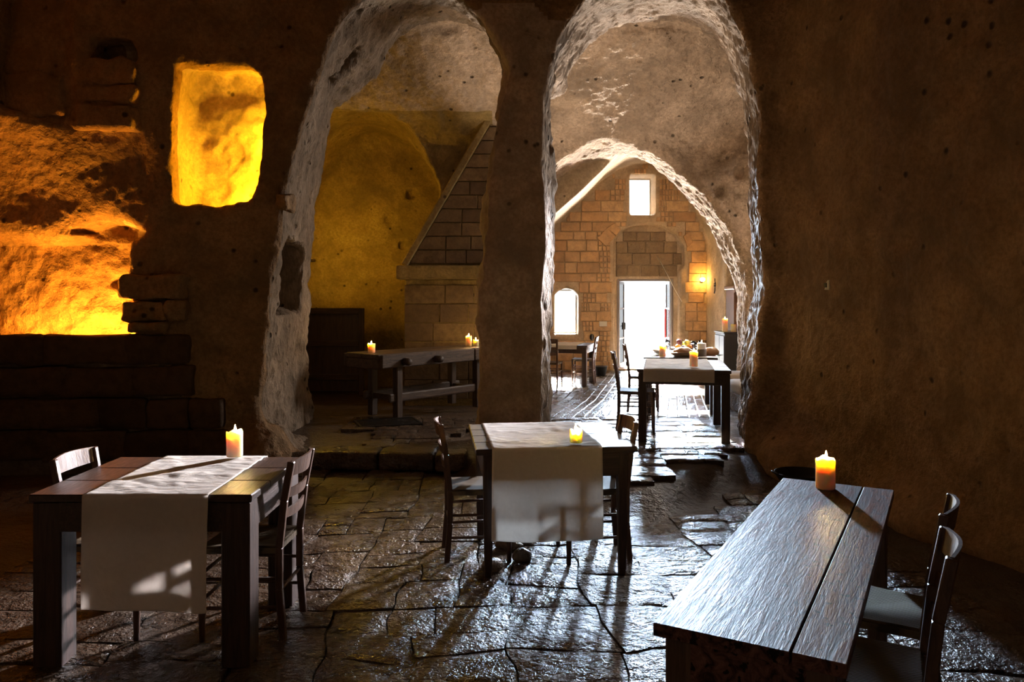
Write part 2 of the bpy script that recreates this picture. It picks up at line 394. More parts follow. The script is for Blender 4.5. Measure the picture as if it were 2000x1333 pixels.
# inner arch and the vaulted hall
IA_F = [(1030, 900), (1030, 520), (1035, 420), (1055, 350), (1093, 315), (1134, 290), (1166, 274), (1184, 270), (1204, 276), (1245, 287), (1276, 299), (1301, 318), (1330, 340), (1361, 362), (1387, 388), (1407, 416), (1427, 447), (1442, 477), (1456, 507), (1464, 553), (1467, 606), (1463, 680), (1460, 900)]
IA_B = [(1030, 900), (1030, 520), (1040, 420), (1060, 370), (1092, 343), (1109, 333), (1138, 318), (1168, 310), (1216, 306), (1250, 312), (1275, 323), (1314, 356), (1347, 390), (1376, 423), (1392, 448), (1404, 486), (1413, 509), (1426, 526), (1434, 545), (1440, 575), (1443, 640), (1440, 726), (1438, 900)]
tunnel(PX(IA_F, 11.4), PX(IA_B, 12.3), 11.25, 12.5, 11.4, 12.3, 0.05)
WY = 16.75
HALL = PX([(1040, 900), (1034, 520), (1060, 462), (1092, 433), (1129, 399), (1168, 358), (1205, 332), (1236, 322), (1265, 319), (1290, 328), (1318, 352), (1345, 385), (1368, 430), (1380, 480), (1380, 900)], WY)
tunnel(HALL, HALL, 12.3, WY, 12.3, WY, 0.04, 0.03)
def bx(c0, c1, k=0.03):
    sl = ysl(c0[1]-0.4, c1[1]+0.4); y = ys[sl][None, :, None]
    d = smax(smax(np.maximum(c0[0]-Xb, Xb-c1[0])+0*Zb, np.maximum(c0[1]-y, y-c1[1])+0*Zb, 0.04), np.maximum(c0[2]-Zb, Zb-c1[2]), 0.04); carve(d, sl, k)
bx((-0.8, 8.3, -0.3), (1.1, 9.7, 3.95), 0.3)                    # the pillar is shallower than the outer piers
bx((4.1, 12.95, -0.3), (4.9, 15.3, 2.45))                       # wardrobe alcove in the right wall of the hall
bx((3.5, 10.5, 2.25), (4.95, 11.35, 3.45))                       # side window of the middle room (opens to daylight)
# openings of the end wall
DOOR = [(1208, 700+60), (1208, 545), (1320, 545), (1320, 760)]
RECESS = [(1200, 760), (1200, 470), (1212, 452), (1235, 440), (1262, 437), (1292, 441), (1320, 458), (1337, 482), (1337, 520), (1328, 530), (1326, 760)]
HIGHW = [(1230, 420), (1230, 341), (1281, 341), (1281, 420)]
ARCHW = [(1082, 655), (1082, 578), (1092, 568), (1106, 563), (1120, 567), (1130, 577), (1130, 655)]
tunnel(PX(RECESS, WY), PX(RECESS, WY), WY-0.2, WY+0.2, WY, WY+1, 0.02, 0.02)
for P in (DOOR, HIGHW, ARCHW): tunnel(PX(P, WY), PX(P, WY), WY-0.2, 18.2, WY, WY+1, 0.02, 0.02)
# hollows of the left wall
def pcut(pts, ya, yb, k=0.04, grow=None, yref=7.2):
    tunnel(PX(pts, yref), PX(grow or pts, yref), ya, yb, ya+0.25, yb, k, 0.05)
NICHE = [(347, 128), (375, 138), (400, 130), (425, 140), (478, 141), (490, 168), (491, 215), (480, 240), (476, 300), (468, 345), (452, 372), (430, 382), (400, 386), (345, 392), (338, 330), (342, 250)]
NICHE_B = [(347, 120), (520, 120), (528, 330), (515, 420), (430, 425), (340, 410), (336, 250)]
pcut(NICHE, 6.8, 7.85, 0.02, NICHE_B, 7.35)
pcut([(-165, 452), (235, 456), (240, 500), (245, 560), (256, 640), (262, 735), (-165, 735)], 6.6, 7.75, 0.05, [(-165, 470), (225, 462), (250, 560), (262, 735), (-165, 735)])
pcut([(104, 447), (180, 424), (268, 448), (262, 458), (150, 462)], 6.6, 7.75, 0.02)
pcut([(134, 545), (190, 540), (244, 552), (242, 564), (170, 556)], 6.6, 7.85, 0.02)
pcut([(12, 215), (8, 130), (22, -40), (140, -40), (143, 205), (115, 238), (60, 228)], 6.6, 7.22, 0.03)
pcut([(176, 120), (178, 78), (215, 70), (250, 72), (262, 118)], 6.6, 7.5, 0.03)
pcut([(163, 258), (172, 122), (268, 122), (272, 215), (255, 262), (205, 262)], 6.6, 7.2, 0.02)
def ball(c, r, k=0.02, sub=False):
    r = r if hasattr(r, '__len__') else (r, r, r); m = max(r)*1.6+0.15
    ix = slice(max(0, int((c[0]-m-X0)/VX)), int((c[0]+m-X0)/VX)+1); iy = ysl(c[1]-m, c[1]+m); iz = slice(max(0, int((c[2]-m-Z0)/VX)), int((c[2]+m-Z0)/VX)+1)
    q = np.sqrt(((xs[ix][:, None, None]-c[0])/r[0])**2+((ys[iy][None, :, None]-c[1])/r[1])**2+((zs[iz][None, None, :]-c[2])/r[2])**2)
    d = ((q-1)*min(r)).astype(np.float32)
    G[ix, iy, iz] = smax(G[ix, iy, iz], -d, k) if sub else smin(G[ix, iy, iz], d, k)
# a lit scoop in the wall above the recess
ball(at(30, 400, 6.95), (1.15, 0.50, 0.72), 0.2)
ball(at(215, 330, 7.05), (0.5, 0.26, 0.42), 0.15)
def gsample(p):
    f = (p-np.array([X0, Y0, Z0]))/VX; i = np.clip(np.floor(f).astype(int), 0, np.array(G.shape)-2); t = f-i; r = 0
    for a in (0, 1):
        for b in (0, 1):
            for c in (0, 1): r += (t[0] if a else 1-t[0])*(t[1] if b else 1-t[1])*(t[2] if c else 1-t[2])*G[i[0]+a, i[1]+b, i[2]+c]
    return r
def hit(px, py, start=0.5):
    """where the wall surface is met along a line of sight"""
    d = np.array([(px-CX)/F, 1.0, -(py-HY)/F]); t = start
    o = np.array([0, 0, CH])
    for _ in range(400):
        v = gsample(o+d*t)
        if v > -0.004: break
        t += max(0.012, -v*0.5)
    return Vector(o+d*t)
# niche cut into the left jamb, hollows and putlog holes
bx((-3.05, 7.78, 1.45), (-2.3, 8.95, 2.2), 0.04)
for px, py, r in ((612, 307, 0.05), (606, 402, (0.06, 0.07, 0.08)), (606, 420, 0.06), (690, 110, (0.2, 0.16, 0.13)), (672, 135, (0.15, 0.13, 0.12)), (650, 158, 0.1), (581, 683, (0.06, 0.06, 0.08)), (566, 640, 0.04), (700, 20, 0.06), (800, 8, 0.06),
                  (1403, 374, (0.1, 0.16, 0.1)), (1446, 336, (0.11, 0.16, 0.13)), (1322, 354, (0.09, 0.1, 0.07)), (1374, 408, (0.06, 0.08, 0.06)), (1421, 332, 0.035),
                  (803, 379, (0.1, 0.1, 0.1)), (761, 427, (0.11, 0.07, 0.11)), (785, 480, (0.06, 0.1, 0.07)), (730, 446, 0.05), (742, 560, 0.05), (726, 590, 0.04),
                  (1472, 755, (0.06, 0.07, 0.08)), (1485, 535, (0.05, 0.08, 0.16)), (1068, 108, 0.07), (1030, 60, 0.04),
                  (470, 90, 0.05), (549, 85, 0.06), (452, 400, 0.03), (380, 480, 0.03), (430, 560, 0.035), (500, 330, 0.03), (425, 690, 0.05), (430, 742, 0.06), (1960, 880, 0.05), (1935, 892, 0.035), (1877, 960, 0.03), (1782, 908, 0.025)):
    ball(hit(px, py), r, 0.02)
# gnarled foot of the left pier and bulges of the right jamb
for c, r in (((-2.42, 7.5, 0.0), (0.30, 0.35, 0.42)), ((-2.4, 7.9, 0.0), (0.36, 0.5, 0.18)), ((-1.98, 7.6, -0.05), (0.3, 0.3, 0.16)), ((2.75, 7.2, 0.05), (0.45, 0.6, 0.35)), ((3.1, 5.6, 0.0), (0.4, 0.8, 0.3))):
    ball(c, r, 0.12, True)

def surface_nets(G):
    s = G < 0
    nx, ny, nz = G.shape
    cnt = np.zeros((nx-1, ny-1, nz-1), np.uint8)
    for a in (0, 1):
        for b in (0, 1):
            for c in (0, 1): cnt += s[a:nx-1+a, b:ny-1+b, c:nz-1+c]
    act = (cnt > 0) & (cnt < 8); I = np.argwhere(act)
    ids = np.full(act.shape, -1, np.int32); ids[act] = np.arange(len(I))
    cor = [(a, b, c) for a in (0, 1) for b in (0, 1) for c in (0, 1)]
    val = np.stack([G[I[:, 0]+a, I[:, 1]+b, I[:, 2]+c] for a, b, c in cor], 1)
    P = np.zeros((len(I), 3), np.float32); W = np.zeros(len(I), np.float32)
    for i in range(8):
        for j in range(i+1, 8):
            df = np.array(cor[j])-np.array(cor[i])
            if np.abs(df).sum() != 1: continue
            va, vb = val[:, i], val[:, j]; m = (va < 0) != (vb < 0)
            t = np.where(m, va/np.where(m, va-vb, 1), 0)
            P += (np.array(cor[i])[None]+df[None]*t[:, None])*m[:, None]; W += m
    V = (I+P/W[:, None])*VX+np.array([X0, Y0, Z0])
    Q = []
    for ax in range(3):
        o = [a for a in range(3) if a != ax]
        A = [slice(1, -1)]*3; A[ax] = slice(0, -1); B = list(A); B[ax] = slice(1, None)
        sa, sb = s[tuple(A)], s[tuple(B)]; E = np.argwhere(sa != sb); inside = sa[sa != sb]
        off = np.ones(3, int); off[ax] = 0; E = E+off
        q = []
        for du, dv in ((0, 0), (1, 0), (1, 1), (0, 1)):
            e = E.copy(); e[:, o[0]] -= du; e[:, o[1]] -= dv; q.append(ids[e[:, 0], e[:, 1], e[:, 2]])
        q = np.stack(q, 1); fl = inside if ax != 1 else ~inside
        q[fl] = q[fl][:, ::-1]; Q.append(q)
    return V, np.concatenate(Q)
V, Q = surface_nets(G)
Q = Q[:, ::-1] if False else Q
# vertex normals pointing into the air (along minus the gradient of G)
idx = np.clip(((V-np.array([X0, Y0, Z0]))/VX).astype(int), 1, np.array(G.shape)-2)
gx = np.stack([G[idx[:, 0]+1, idx[:, 1], idx[:, 2]]-G[idx[:, 0]-1, idx[:, 1], idx[:, 2]], G[idx[:, 0], idx[:, 1]+1, idx[:, 2]]-G[idx[:, 0], idx[:, 1]-1, idx[:, 2]], G[idx[:, 0], idx[:, 1], idx[:, 2]+1]-G[idx[:, 0], idx[:, 1], idx[:, 2]-1]], 1)
NRM = gx/(np.linalg.norm(gx, axis=1, keepdims=True)+1e-6)
amp = np.where(V[:, 1] > 12.3, 0.35, 1.0)*np.where(V[:, 1] > WY-0.1, 0.3, 1.0)
disp = fbm(V, [(0.9, 0.035), (2.4, 0.026), (6.0, 0.016), (11.5, 0.009)], 3)
al = np.clip((V[:, 1]-10.7)/0.4, 0, 1)*np.clip((-0.2-V[:, 0])/0.3, 0, 1)*np.clip((V[:, 2]-0.4)/0.5, 0, 1)
disp = disp+al*fbm(V, [(1.2, 0.10), (2.9, 0.055), (5.5, 0.03)], 41)
ar = np.clip((V[:, 1]-7.5)/0.15, 0, 1)*np.clip((9.5-V[:, 1])/0.1, 0, 1)
disp = disp+ar*fbm(V, [(4.0, 0.022), (9.0, 0.020), (11.8, 0.014)], 57)
V = V+NRM*(disp*amp)[:, None]
cen = V[Q].mean(1); nq = NRM[Q].mean(1)
inroom = cen[:, 1] < 6.4
zone = np.full(len(Q), 0)
names = ['wall_back', 'wall_right', 'wall_left', 'wall_front', 'ceiling', 'wall_middle', 'wall_alcove', 'wall_hall', 'wall_end', 'trim_1', 'trim_3', 'trim_4']
lab = ['rough limestone wall pierced by the two tall arches and their central pillar', 'smooth dim limestone wall beside the narrow wooden table', 'dark limestone side wall at the far left', 'limestone wall behind the viewer', 'rough rock ceiling over the front room', 'rough rock walls and sloping ceiling of the middle room', 'yellow-lit rock walls and vault of the fireplace alcove', 'smooth cream vault and side walls of the bright hall', 'end wall with bright doorway and two windows', 'weathered cut face of the two front arches', 'smooth plastered central pillar between the two arches, paled for bounced light', 'bright yellow inside of the small lit niche']
mat = ['limestone', 'limestone', 'limestone', 'limestone', 'limestone', 'limestone_ceiling', 'limestone_ochre', 'limestone_smooth', 'mortar', 'limestone_arch', 'limestone_plaster_paled', 'limestone_smooth']
c = cen
zone[(c[:, 1] < 7.3) & (c[:, 0] > 2.2) & (c[:, 2] < 5.3)] = 1
zone[(c[:, 1] < 6.8) & (c[:, 0] < -4.4)] = 2
zone[(c[:, 1] < -0.6)] = 3
zone[(c[:, 1] < 7.3) & (c[:, 2] > 5.1)] = 4
arch = (c[:, 1] > 7.5) & (c[:, 1] < 9.42) & ((c[:, 0] > -2.7) | (c[:, 1] > 8.0)) & ~((c[:, 0] < -2.25) & (c[:, 1] < 8.2) & (c[:, 2] > 2.4) & (c[:, 2] < 4.1) & (c[:, 0] < -2.38))
zone[arch] = 9
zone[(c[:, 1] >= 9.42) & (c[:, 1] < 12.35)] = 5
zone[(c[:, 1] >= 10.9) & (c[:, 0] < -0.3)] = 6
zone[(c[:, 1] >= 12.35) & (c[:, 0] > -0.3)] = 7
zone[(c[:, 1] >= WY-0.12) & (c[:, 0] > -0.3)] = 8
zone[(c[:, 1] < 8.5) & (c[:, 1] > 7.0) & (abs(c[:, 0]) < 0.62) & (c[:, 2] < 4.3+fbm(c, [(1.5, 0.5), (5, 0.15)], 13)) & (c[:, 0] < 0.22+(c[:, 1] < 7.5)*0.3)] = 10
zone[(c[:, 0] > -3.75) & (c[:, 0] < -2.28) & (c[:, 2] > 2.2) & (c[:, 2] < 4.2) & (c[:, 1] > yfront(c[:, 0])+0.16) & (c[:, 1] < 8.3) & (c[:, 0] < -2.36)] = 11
keep = (c[:, 2] > -0.2)
STRUCT = {}
FINE = {'trim_4': 0.8, 'wall_back': 1.0, 'trim_1': 1.5, 'trim_3': 0.5, 'wall_middle': 1.25, 'wall_alcove': 0.8, 'wall_right': 0.6}
STRETCH = {'trim_1': (1.2, 1.2, 0.45), 'trim_3': (1, 1, 0.5)}
def subdivide(v, q, nr):
    """each quad into four, linearly"""
    e = np.sort(np.concatenate([q[:, [0, 1]], q[:, [1, 2]], q[:, [2, 3]], q[:, [3, 0]]]), axis=1)
    key = e[:, 0].astype(np.int64)*len(v)+e[:, 1]; uk, first, inv = np.unique(key, return_index=True, return_inverse=True)
    m = v[e[first]].mean(1); mn = nr[e[first]].mean(1); nq_ = len(q); b0 = len(v); c0 = b0+len(m)
    E = inv.reshape(4, nq_).T+b0; C = np.arange(nq_)+c0
    v2 = np.concatenate([v, m, v[q].mean(1)]); n2 = np.concatenate([nr, mn, nr[q].mean(1)])
    q2 = np.concatenate([np.stack([q[:, 0], E[:, 0], C, E[:, 3]], 1), np.stack([E[:, 0], q[:, 1], E[:, 1], C], 1), np.stack([C, E[:, 1], q[:, 2], E[:, 2]], 1), np.stack([E[:, 3], C, E[:, 2], q[:, 3]], 1)])
    return v2, q2, n2
for k, nm in enumerate(names):
    f = Q[(zone == k) & keep]
    if len(f) == 0: continue
    u, inv = np.unique(f.ravel(), return_inverse=True)
    vv, qq, nn = V[u], inv.reshape(-1, 4), NRM[u]
    if nm in FINE: vv, qq, nn = subdivide(vv, qq, nn)
    if nm in FINE:
        e = np.sort(np.concatenate([qq[:, [0, 1]], qq[:, [1, 2]], qq[:, [2, 3]], qq[:, [3, 0]]]), axis=1); ky = e[:, 0].astype(np.int64)*len(vv)+e[:, 1]
        uk, fi, ct = np.unique(ky, return_index=True, return_counts=True); free = np.ones(len(vv)); free[e[fi[ct == 1]].ravel()] = 0   # borders stay put so that neighbouring pieces meet
        vv = vv+nn*(free*FINE[nm]*(fbm(vv*STRETCH.get(nm, (1, 1, 1)), [(15, 0.010), (26, 0.008)], 71)-0.02*np.clip(fbm(vv, [(7, 1.0)], 83)-0.62, 0, 1)))[:, None]
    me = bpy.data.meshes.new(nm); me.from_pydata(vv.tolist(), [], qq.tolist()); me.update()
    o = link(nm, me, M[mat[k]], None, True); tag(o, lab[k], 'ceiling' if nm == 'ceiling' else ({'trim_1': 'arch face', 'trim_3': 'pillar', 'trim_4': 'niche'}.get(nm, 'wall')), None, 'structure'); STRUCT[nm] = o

# ------------------------------------------------------------------ floor
STEP = [(-3.6, 7.5), (-2.3, 7.3), (-1.2, 7.28), (-0.5, 7.2), (-0.15, 6.4), (0.35, 5.75), (1.15, 5.55), (1.6, 6.2), (2.1, 6.75), (3.2, 6.9)]
def zfloor(x, y):
    ye = np.interp(x, [p[0] for p in STEP], [p[1] for p in STEP])
    wd = np.where(x > -0.3, 0.55, 0.10); up = np.clip((y-ye)/wd, 0, 1); up = up*up*(3-2*up)*0.14
    down = np.clip((y-9.4)/2.6, 0, 1)
    return np.where(y > 9.4, 0.14*(1-down), up)
zfl = lambda x, y: float(zfloor(np.array(x, float), np.array(y, float)))
gx_, gy_ = np.meshgrid(np.arange(-5.4, 5.0, 0.08), np.arange(-1.4, 18.2, 0.06), indexing='ij')
P3 = np.stack([gx_.ravel(), gy_.ravel(), 0*gx_.ravel()], 1)
zz = zfloor(gx_.ravel(), gy_.ravel())-0.026*np.where(gy_.ravel() < 9.4, 1.0, 0.5)+fbm(P3, [(1.1, 0.016), (4.5, 0.010), (11, 0.006)], 9)
P3[:, 2] = zz; nxg, nyg = gx_.shape
i, j = np.meshgrid(np.arange(nxg-1), np.arange(nyg-1), indexing='ij'); b = (i*nyg+j).ravel()
me = bpy.data.meshes.new('floor'); me.from_pydata(P3.tolist(), [], np.stack([b, b+nyg, b+nyg+1, b+1], 1).tolist()); me.update()
floor = tag(link('floor', me, M['floor_bed'], None, True), 'worn uneven stone floor running through all the rooms', 'floor', None, 'structure')

def flagstone(q, th=0.03, lift=0.0):
    """q: four corners (x,y) counter-clockwise"""
    q = [Vector((p[0], p[1], 0)) for p in q]; c = sum(q, Vector())/4
    n = 6
    U = np.linspace(0, 1, n+1); pts = []
    for u in U:
        for v in U:
            e = min(u, 1-u, v, 1-v)
            uu, vv = u, v
            p = (q[0]*(1-uu)+q[1]*uu)*(1-vv)+(q[3]*(1-uu)+q[2]*uu)*vv
            pts.append((p.x, p.y, e))
    A = np.array(pts); nz_ = fbm(np.stack([A[:, 0], A[:, 1], A[:, 0]*0+3], 1), [(2.5, 0.006), (7, 0.005), (15, 0.004)], 21)
    rag = fbm(np.stack([A[:, 0], A[:, 1], A[:, 0]*0+9], 1), [(6, 0.028)], 5)
    zt = th+lift+nz_-0.008*(A[:, 2] < 0.01)
    cx, cy = c.x, c.y
    bnd = (A[:, 2] < 0.01)
    xo = A[:, 0]+rag*bnd*0.7; yo = A[:, 1]+rag[::-1]*bnd*0.6
    zb = zfloor(A[:, 0]*0+cx, A[:, 1]*0+cy)
    vs_ = [(x-cx, y-cy, z) for x, y, z in zip(xo, yo, zt)]
    fs = [(a*(n+1)+b_, (a+1)*(n+1)+b_, (a+1)*(n+1)+b_+1, a*(n+1)+b_+1) for a in range(n) for b_ in range(n)]
    ring = [a*(n+1) for a in range(n+1)]+[n*(n+1)+b_ for b_ in range(1, n+1)]+[a*(n+1)+n for a in range(n-1, -1, -1)]+[b_ for b_ in range(n-1, 0, -1)]
    base = len(vs_); m_ = len(ring); vs_ += [vs_[r] for r in ring]+[(vs_[r][0], vs_[r][1], -0.06) for r in ring]
    fs += [(base+k, base+m_+k, base+m_+(k+1) % m_, base+(k+1) % m_) for k in range(m_)]
    me = bpy.data.meshes.new('flagstone'); me.from_pydata(vs_, [], fs); me.update()
    o = link('flagstone', me, M['flagstone'], floor, True); o.location = (cx, cy, float(zb[0])); return o
def lay(xa, xb, ya, yb, big, ok, gap=0.009):
    """irregular paving: the area is split again and again, then the joints are warped"""
    cells = []
    def split(x0, x1, y0, y1):
        w_, h_ = x1-x0, y1-y0
        lim = random.uniform(big*0.75, big*1.25)
        if max(w_, h_*1.25) < lim: cells.append((x0, x1, y0, y1)); return
        t = random.uniform(0.36, 0.64)
        if w_ > h_*1.25: split(x0, x0+w_*t, y0, y1); split(x0+w_*t, x1, y0, y1)
        else: split(x0, x1, y0, y0+h_*t); split(x0, x1, y0+h_*t, y1)
    split(xa, xb, ya, yb)
    def warp(x, y):
        p = np.array([[x, y, 0.0]]); a = fbm(p, [(0.7, 0.10), (2.3, 0.045)], 91)[0]; b_ = fbm(p, [(0.7, 0.10), (2.3, 0.045)], 95)[0]
        return (x+float(a), y+float(b_))
    cnt = 0; g = gap/2
    for x0, x1, y0, y1 in cells:
        if not ok((x0+x1)/2, (y0+y1)/2): continue
        flagstone([warp(x0+g, y0+g), warp(x1-g, y0+g), warp(x1-g, y1-g), warp(x0+g, y1-g)], random.uniform(0.006, 0.018)); cnt += 1
    return cnt
stepy = lambda x: float(np.interp(x, [p[0] for p in STEP], [p[1] for p in STEP]))
c1 = lay(-2.9, 2.5, 1.9, 7.2, 0.57, lambda x, y: y < stepy(x)-0.2 and abs(x)/y < 0.72 and x < xright(y)-0.5)
c2 = lay(-1.95, 2.25, 5.6, 9.4, 0.52, lambda x, y: y > stepy(x)+(0.22 if x < -0.3 else 0.65) and not (-0.6 < x < 0.75 and 7.1 < y < 8.6) and not (x < -1.7 and y < 8.6))
# kerb of the raised floor
for (x0_, x1_) in ((-1.95, -1.25), (-1.25, -0.72), (-0.72, -0.42)):
    mb = MB(); y_ = stepy((x0_+x1_)/2)
    mb.grid(lambda u, v: (0, 0, 0), 1, 1) if False else None
    mb.box((0, 0, 0), (x1_-x0_-0.012, 0.34, 0.17), 0.03, seg=2)
    bmesh.ops.subdivide_edges(mb.bm, edges=list(mb.bm.edges), cuts=2, use_grid_fill=True)
    A = np.array([v.co[:] for v in mb.bm.verts])+np.array([x0_, y_, 0]); D = fbm(A, [(4, 0.02), (10, 0.01)], 31)
    for v, dd in zip(mb.bm.verts, D): v.co += Vector((0, dd, dd*0.7))
    o = mb.build('kerb_stone', M['flagstone'], floor, True); o.location = ((x0_+x1_)/2, y_+0.05, 0.08)
# small paving bricks of the hall: too fine to single out
def pavers():
    vs_, fs = [], []; ang = math.radians(-12); ca, sa = math.cos(ang), math.sin(ang)
    L_, W_ = 0.25, 0.125; 
    for r in range(-40, 90):
        for k in range(-25, 40):
            lx = k*L_+(r % 2)*L_*0.5; ly = r*W_
            x = 1.8+lx*sa*-1+ly*ca*1.0 if False else 1.8+ly*ca-lx*sa
            y = 9.2+ly*sa+lx*ca
            if not (0.2 < x < 4.2 and 9.45 < y < 16.9) or (y < 11.5 and x > 3.5): continue
            if x < 0.35+(y-9.4)*0.02: continue
            z = zfl(x, y)+random.uniform(0.004, 0.013); b = len(vs_); tilt = random.uniform(-0.004, 0.004)
            for zz_, g in ((z-0.03, 0.005), (z-0.004, 0.005), (z, 0.014)):
                for sx, sy in ((-1, -1), (1, -1), (1, 1), (-1, 1)):
                    ax, ay = sx*(W_/2-g), sy*(L_/2-g)
                    vs_.append((x+ax*ca-ay*sa, y+ax*sa+ay*ca, zz_+tilt*sx))
            for t in (0, 4):
                for e in range(4): fs.append((b+t+e, b+t+(e+1) % 4, b+t+4+(e+1) % 4, b+t+4+e))
            fs.append((b+8, b+9, b+10, b+11))
    me = bpy.data.meshes.new('paving_bricks'); me.from_pydata(vs_, [], fs); me.update()
    tag(link('paving_bricks', me, M['paver'], floor), 'small dark glossy bricks paving the hall', None, None, 'stuff')
pavers()

# ------------------------------------------------------------------ ashlar of the end wall: every block a part
def prism(poly, y0, y1, bev=0.006):
    """poly (x,z) clockwise or not, relative; extruded from y0 (front) to y1 (back) with a bevelled front"""
    n = len(poly); c = Vector((sum(p[0] for p in poly)/n, sum(p[1] for p in poly)/n))
    ins = [(c.x+(p[0]-c.x)*(1-bev/max(0.03, abs(p[0]-c.x))), c.y+(p[1]-c.y)*(1-bev/max(0.03, abs(p[1]-c.y)))) for p in poly]
    vs_ = [(p[0], y0, p[1]) for p in ins]+[(p[0], y0+bev, p[1]) for p in poly]+[(p[0], y1, p[1]) for p in poly]
    fs = [tuple(range(n))]
    for t in (0, n):
        for e in range(n): fs.append((t+e, t+n+e, t+n+(e+1) % n, t+(e+1) % n))
    me = bpy.data.meshes.new('stone_block'); bm_ = bmesh.new()
    vv = [bm_.verts.new(p) for p in vs_]
    for f in fs: bm_.faces.new([vv[k] for k in f])
    bmesh.ops.recalc_face_normals(bm_, faces=list(bm_.faces)); bm_.to_mesh(me); bm_.free(); return me
def block(poly, yf, yb, mat_, parent):
    cx = sum(p[0] for p in poly)/len(poly); cz = sum(p[1] for p in poly)/len(poly)
    o = link('stone_block', prism([(p[0]-cx, p[1]-cz) for p in poly], 0, yb-yf), mat_, parent); o.location = (cx, yf, cz); return o
def psd(poly, x, z): return float(polysdf(poly, np.array([[x]], np.float32), np.array([[z]], np.float32))[0, 0])
def inset_rect(polys_out, hall, x0_, x1_, z0_, z1_):
    for (x, z) in ((x0_, z0_), (x1_, z0_), (x1_, z1_), (x0_, z1_), ((x0_+x1_)/2, z1_), ((x0_+x1_)/2, z0_)):
        if psd(hall, x, z) > 0.0: return False
        for P in polys_out:
            if psd(P, x, z) < 0.012: return False
    return True
RW, HWN, AWN, DR = PX(RECESS, WY), PX(HIGHW, WY), PX(ARCHW, WY), PX(DOOR, WY)
z = 0.02
while z < 4.45:
    hgt = random.choice((0.19, 0.21, 0.22, 0.24)); x = 0.35+random.uniform(-0.2, 0)
    while x < 4.3:
        wd = random.choice((0.26, 0.34, 0.42, 0.5, 0.58)); x0_, x1_, z0_, z1_ = x, x+wd, z, z+hgt
        x += wd
        a, b_, g = max(x0_, 0.3), min(x1_, 4.24), 0.008
        if b_-a < 0.08: continue
        # shorten against openings
        for P in (RW, HWN, AWN):
            pxs = [p[0] for p in P]; pzs = [p[1] for p in P]
            if z1_ > min(pzs) and z0_ < max(pzs):
                if a < min(pxs) < b_: b_ = min(pxs)-0.004
                elif a < max(pxs) < b_: a = max(pxs)+0.004
        ok = False
        for tr in range(4):
            if b_-a > 0.09 and inset_rect((RW, HWN, AWN), HALL, a, b_, z0_+0.01, z1_-0.01): ok = True; break
            if psd(HALL, a, z1_) > -0.01: a += 0.08
            elif psd(HALL, b_, z1_) > -0.01: b_ -= 0.08
            else: break
        pcs = [(a, b_, z0_, z1_)] if ok else [(a+(b_-a)*k/4, a+(b_-a)*(k+1)/4, zz_, zz_+hgt/2) for k in range(4) for zz_ in (z0_, z0_+hgt/2) if b_-a > 0.2]
        for (a, b_, zl, zh) in pcs:
            if ok or inset_rect((RW, HWN, AWN), HALL, a, b_, zl+0.004, zh-0.004): block([(a+g, zl+g), (b_-g, zl+g), (b_-g, zh-g), (a+g, zh-g)], WY-0.022-random.uniform(0, 0.012), WY+0.05, M['ashlar'], STRUCT['wall_end'])
    z += hgt
# blocks inside the blind arch over the door
z = 2.06
while z < 3.2:
    hgt = random.choice((0.22, 0.26)); x = 2.24
    while x < 3.8:
        wd = random.choice((0.3, 0.4, 0.5)); a, b_ = x, x+wd; x += wd; g = 0.008
        for tr in range(6):
            if b_-a < 0.1: break
            if all(psd(RW, q, zz_) < -0.01 for q in (a, b_) for zz_ in (z, z+hgt)): 
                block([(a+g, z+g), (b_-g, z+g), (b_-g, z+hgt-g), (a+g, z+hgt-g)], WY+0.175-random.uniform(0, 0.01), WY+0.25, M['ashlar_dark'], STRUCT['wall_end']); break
            if psd(RW, a, z+hgt) > -0.01: a += 0.05
            else: b_ -= 0.05
    z += hgt
# voussoirs of the door arch: slanted stones at its haunches
for (pp) in ([(1166, 466), (1186, 446), (1202, 462), (1183, 482)], [(1185, 446), (1200, 436), (1212, 449), (1203, 461)], [(1334, 462), (1346, 452), (1352, 474), (1342, 484)]):
    block(PX(pp, WY), WY-0.045, WY+0.03, M['ashlar'], STRUCT['wall_end'])

# ------------------------------------------------------------------ fireplace with a sloping stone hood
FPY = 11.2
fp = thing('fireplace', 'stone fireplace with sloping block hood and projecting mantel behind the workbench', 'fireplace', (0, 0, 0))
hl = lambda z: -1.6+(z-2.08)/(4.45-2.08)*1.38      # sloping left edge of the hood
mb = MB(); vs_ = [(-1.57, 2.05), (-0.2, 4.42), (0.1, 4.6), (0.1, 2.05)]
bm_ = mb.bm; A = [bm_.verts.new((p[0], FPY+0.02, p[1])) for p in vs_]; B = [bm_.verts.new((p[0], 12.9, p[1])) for p in vs_]
bm_.faces.new(A); bm_.faces.new(B[::-1])
for k in range(4): bm_.faces.new((A[k], B[k], B[(k+1) % 4], A[(k+1) % 4]))
mb.build('hood', M['limestone_ochre'], fp)
z = 2.1
r_ = 0
while z < 4.2:
    hgt = 0.2; x = hl(z)+0.09+(0.0 if r_ % 2 else 0.17)
    first = True; xa = None
    xs_ = [x]
    while x < 0.08: x += random.choice((0.3, 0.36, 0.42)); xs_.append(min(x, 0.08))
    for k in range(len(xs_)-1):
        a, b_ = xs_[k], xs_[k+1]
        if b_-a < 0.06: continue
        la = max(a, hl(z)+0.09) if k else hl(z)+0.09; lb = max(a, hl(z+hgt)+0.09) if k else hl(z+hgt)+0.09
        if b_-lb < 0.03: continue
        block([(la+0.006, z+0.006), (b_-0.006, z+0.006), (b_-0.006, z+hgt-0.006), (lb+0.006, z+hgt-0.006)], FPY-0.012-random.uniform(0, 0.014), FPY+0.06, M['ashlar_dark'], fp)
    z += hgt; r_ += 1
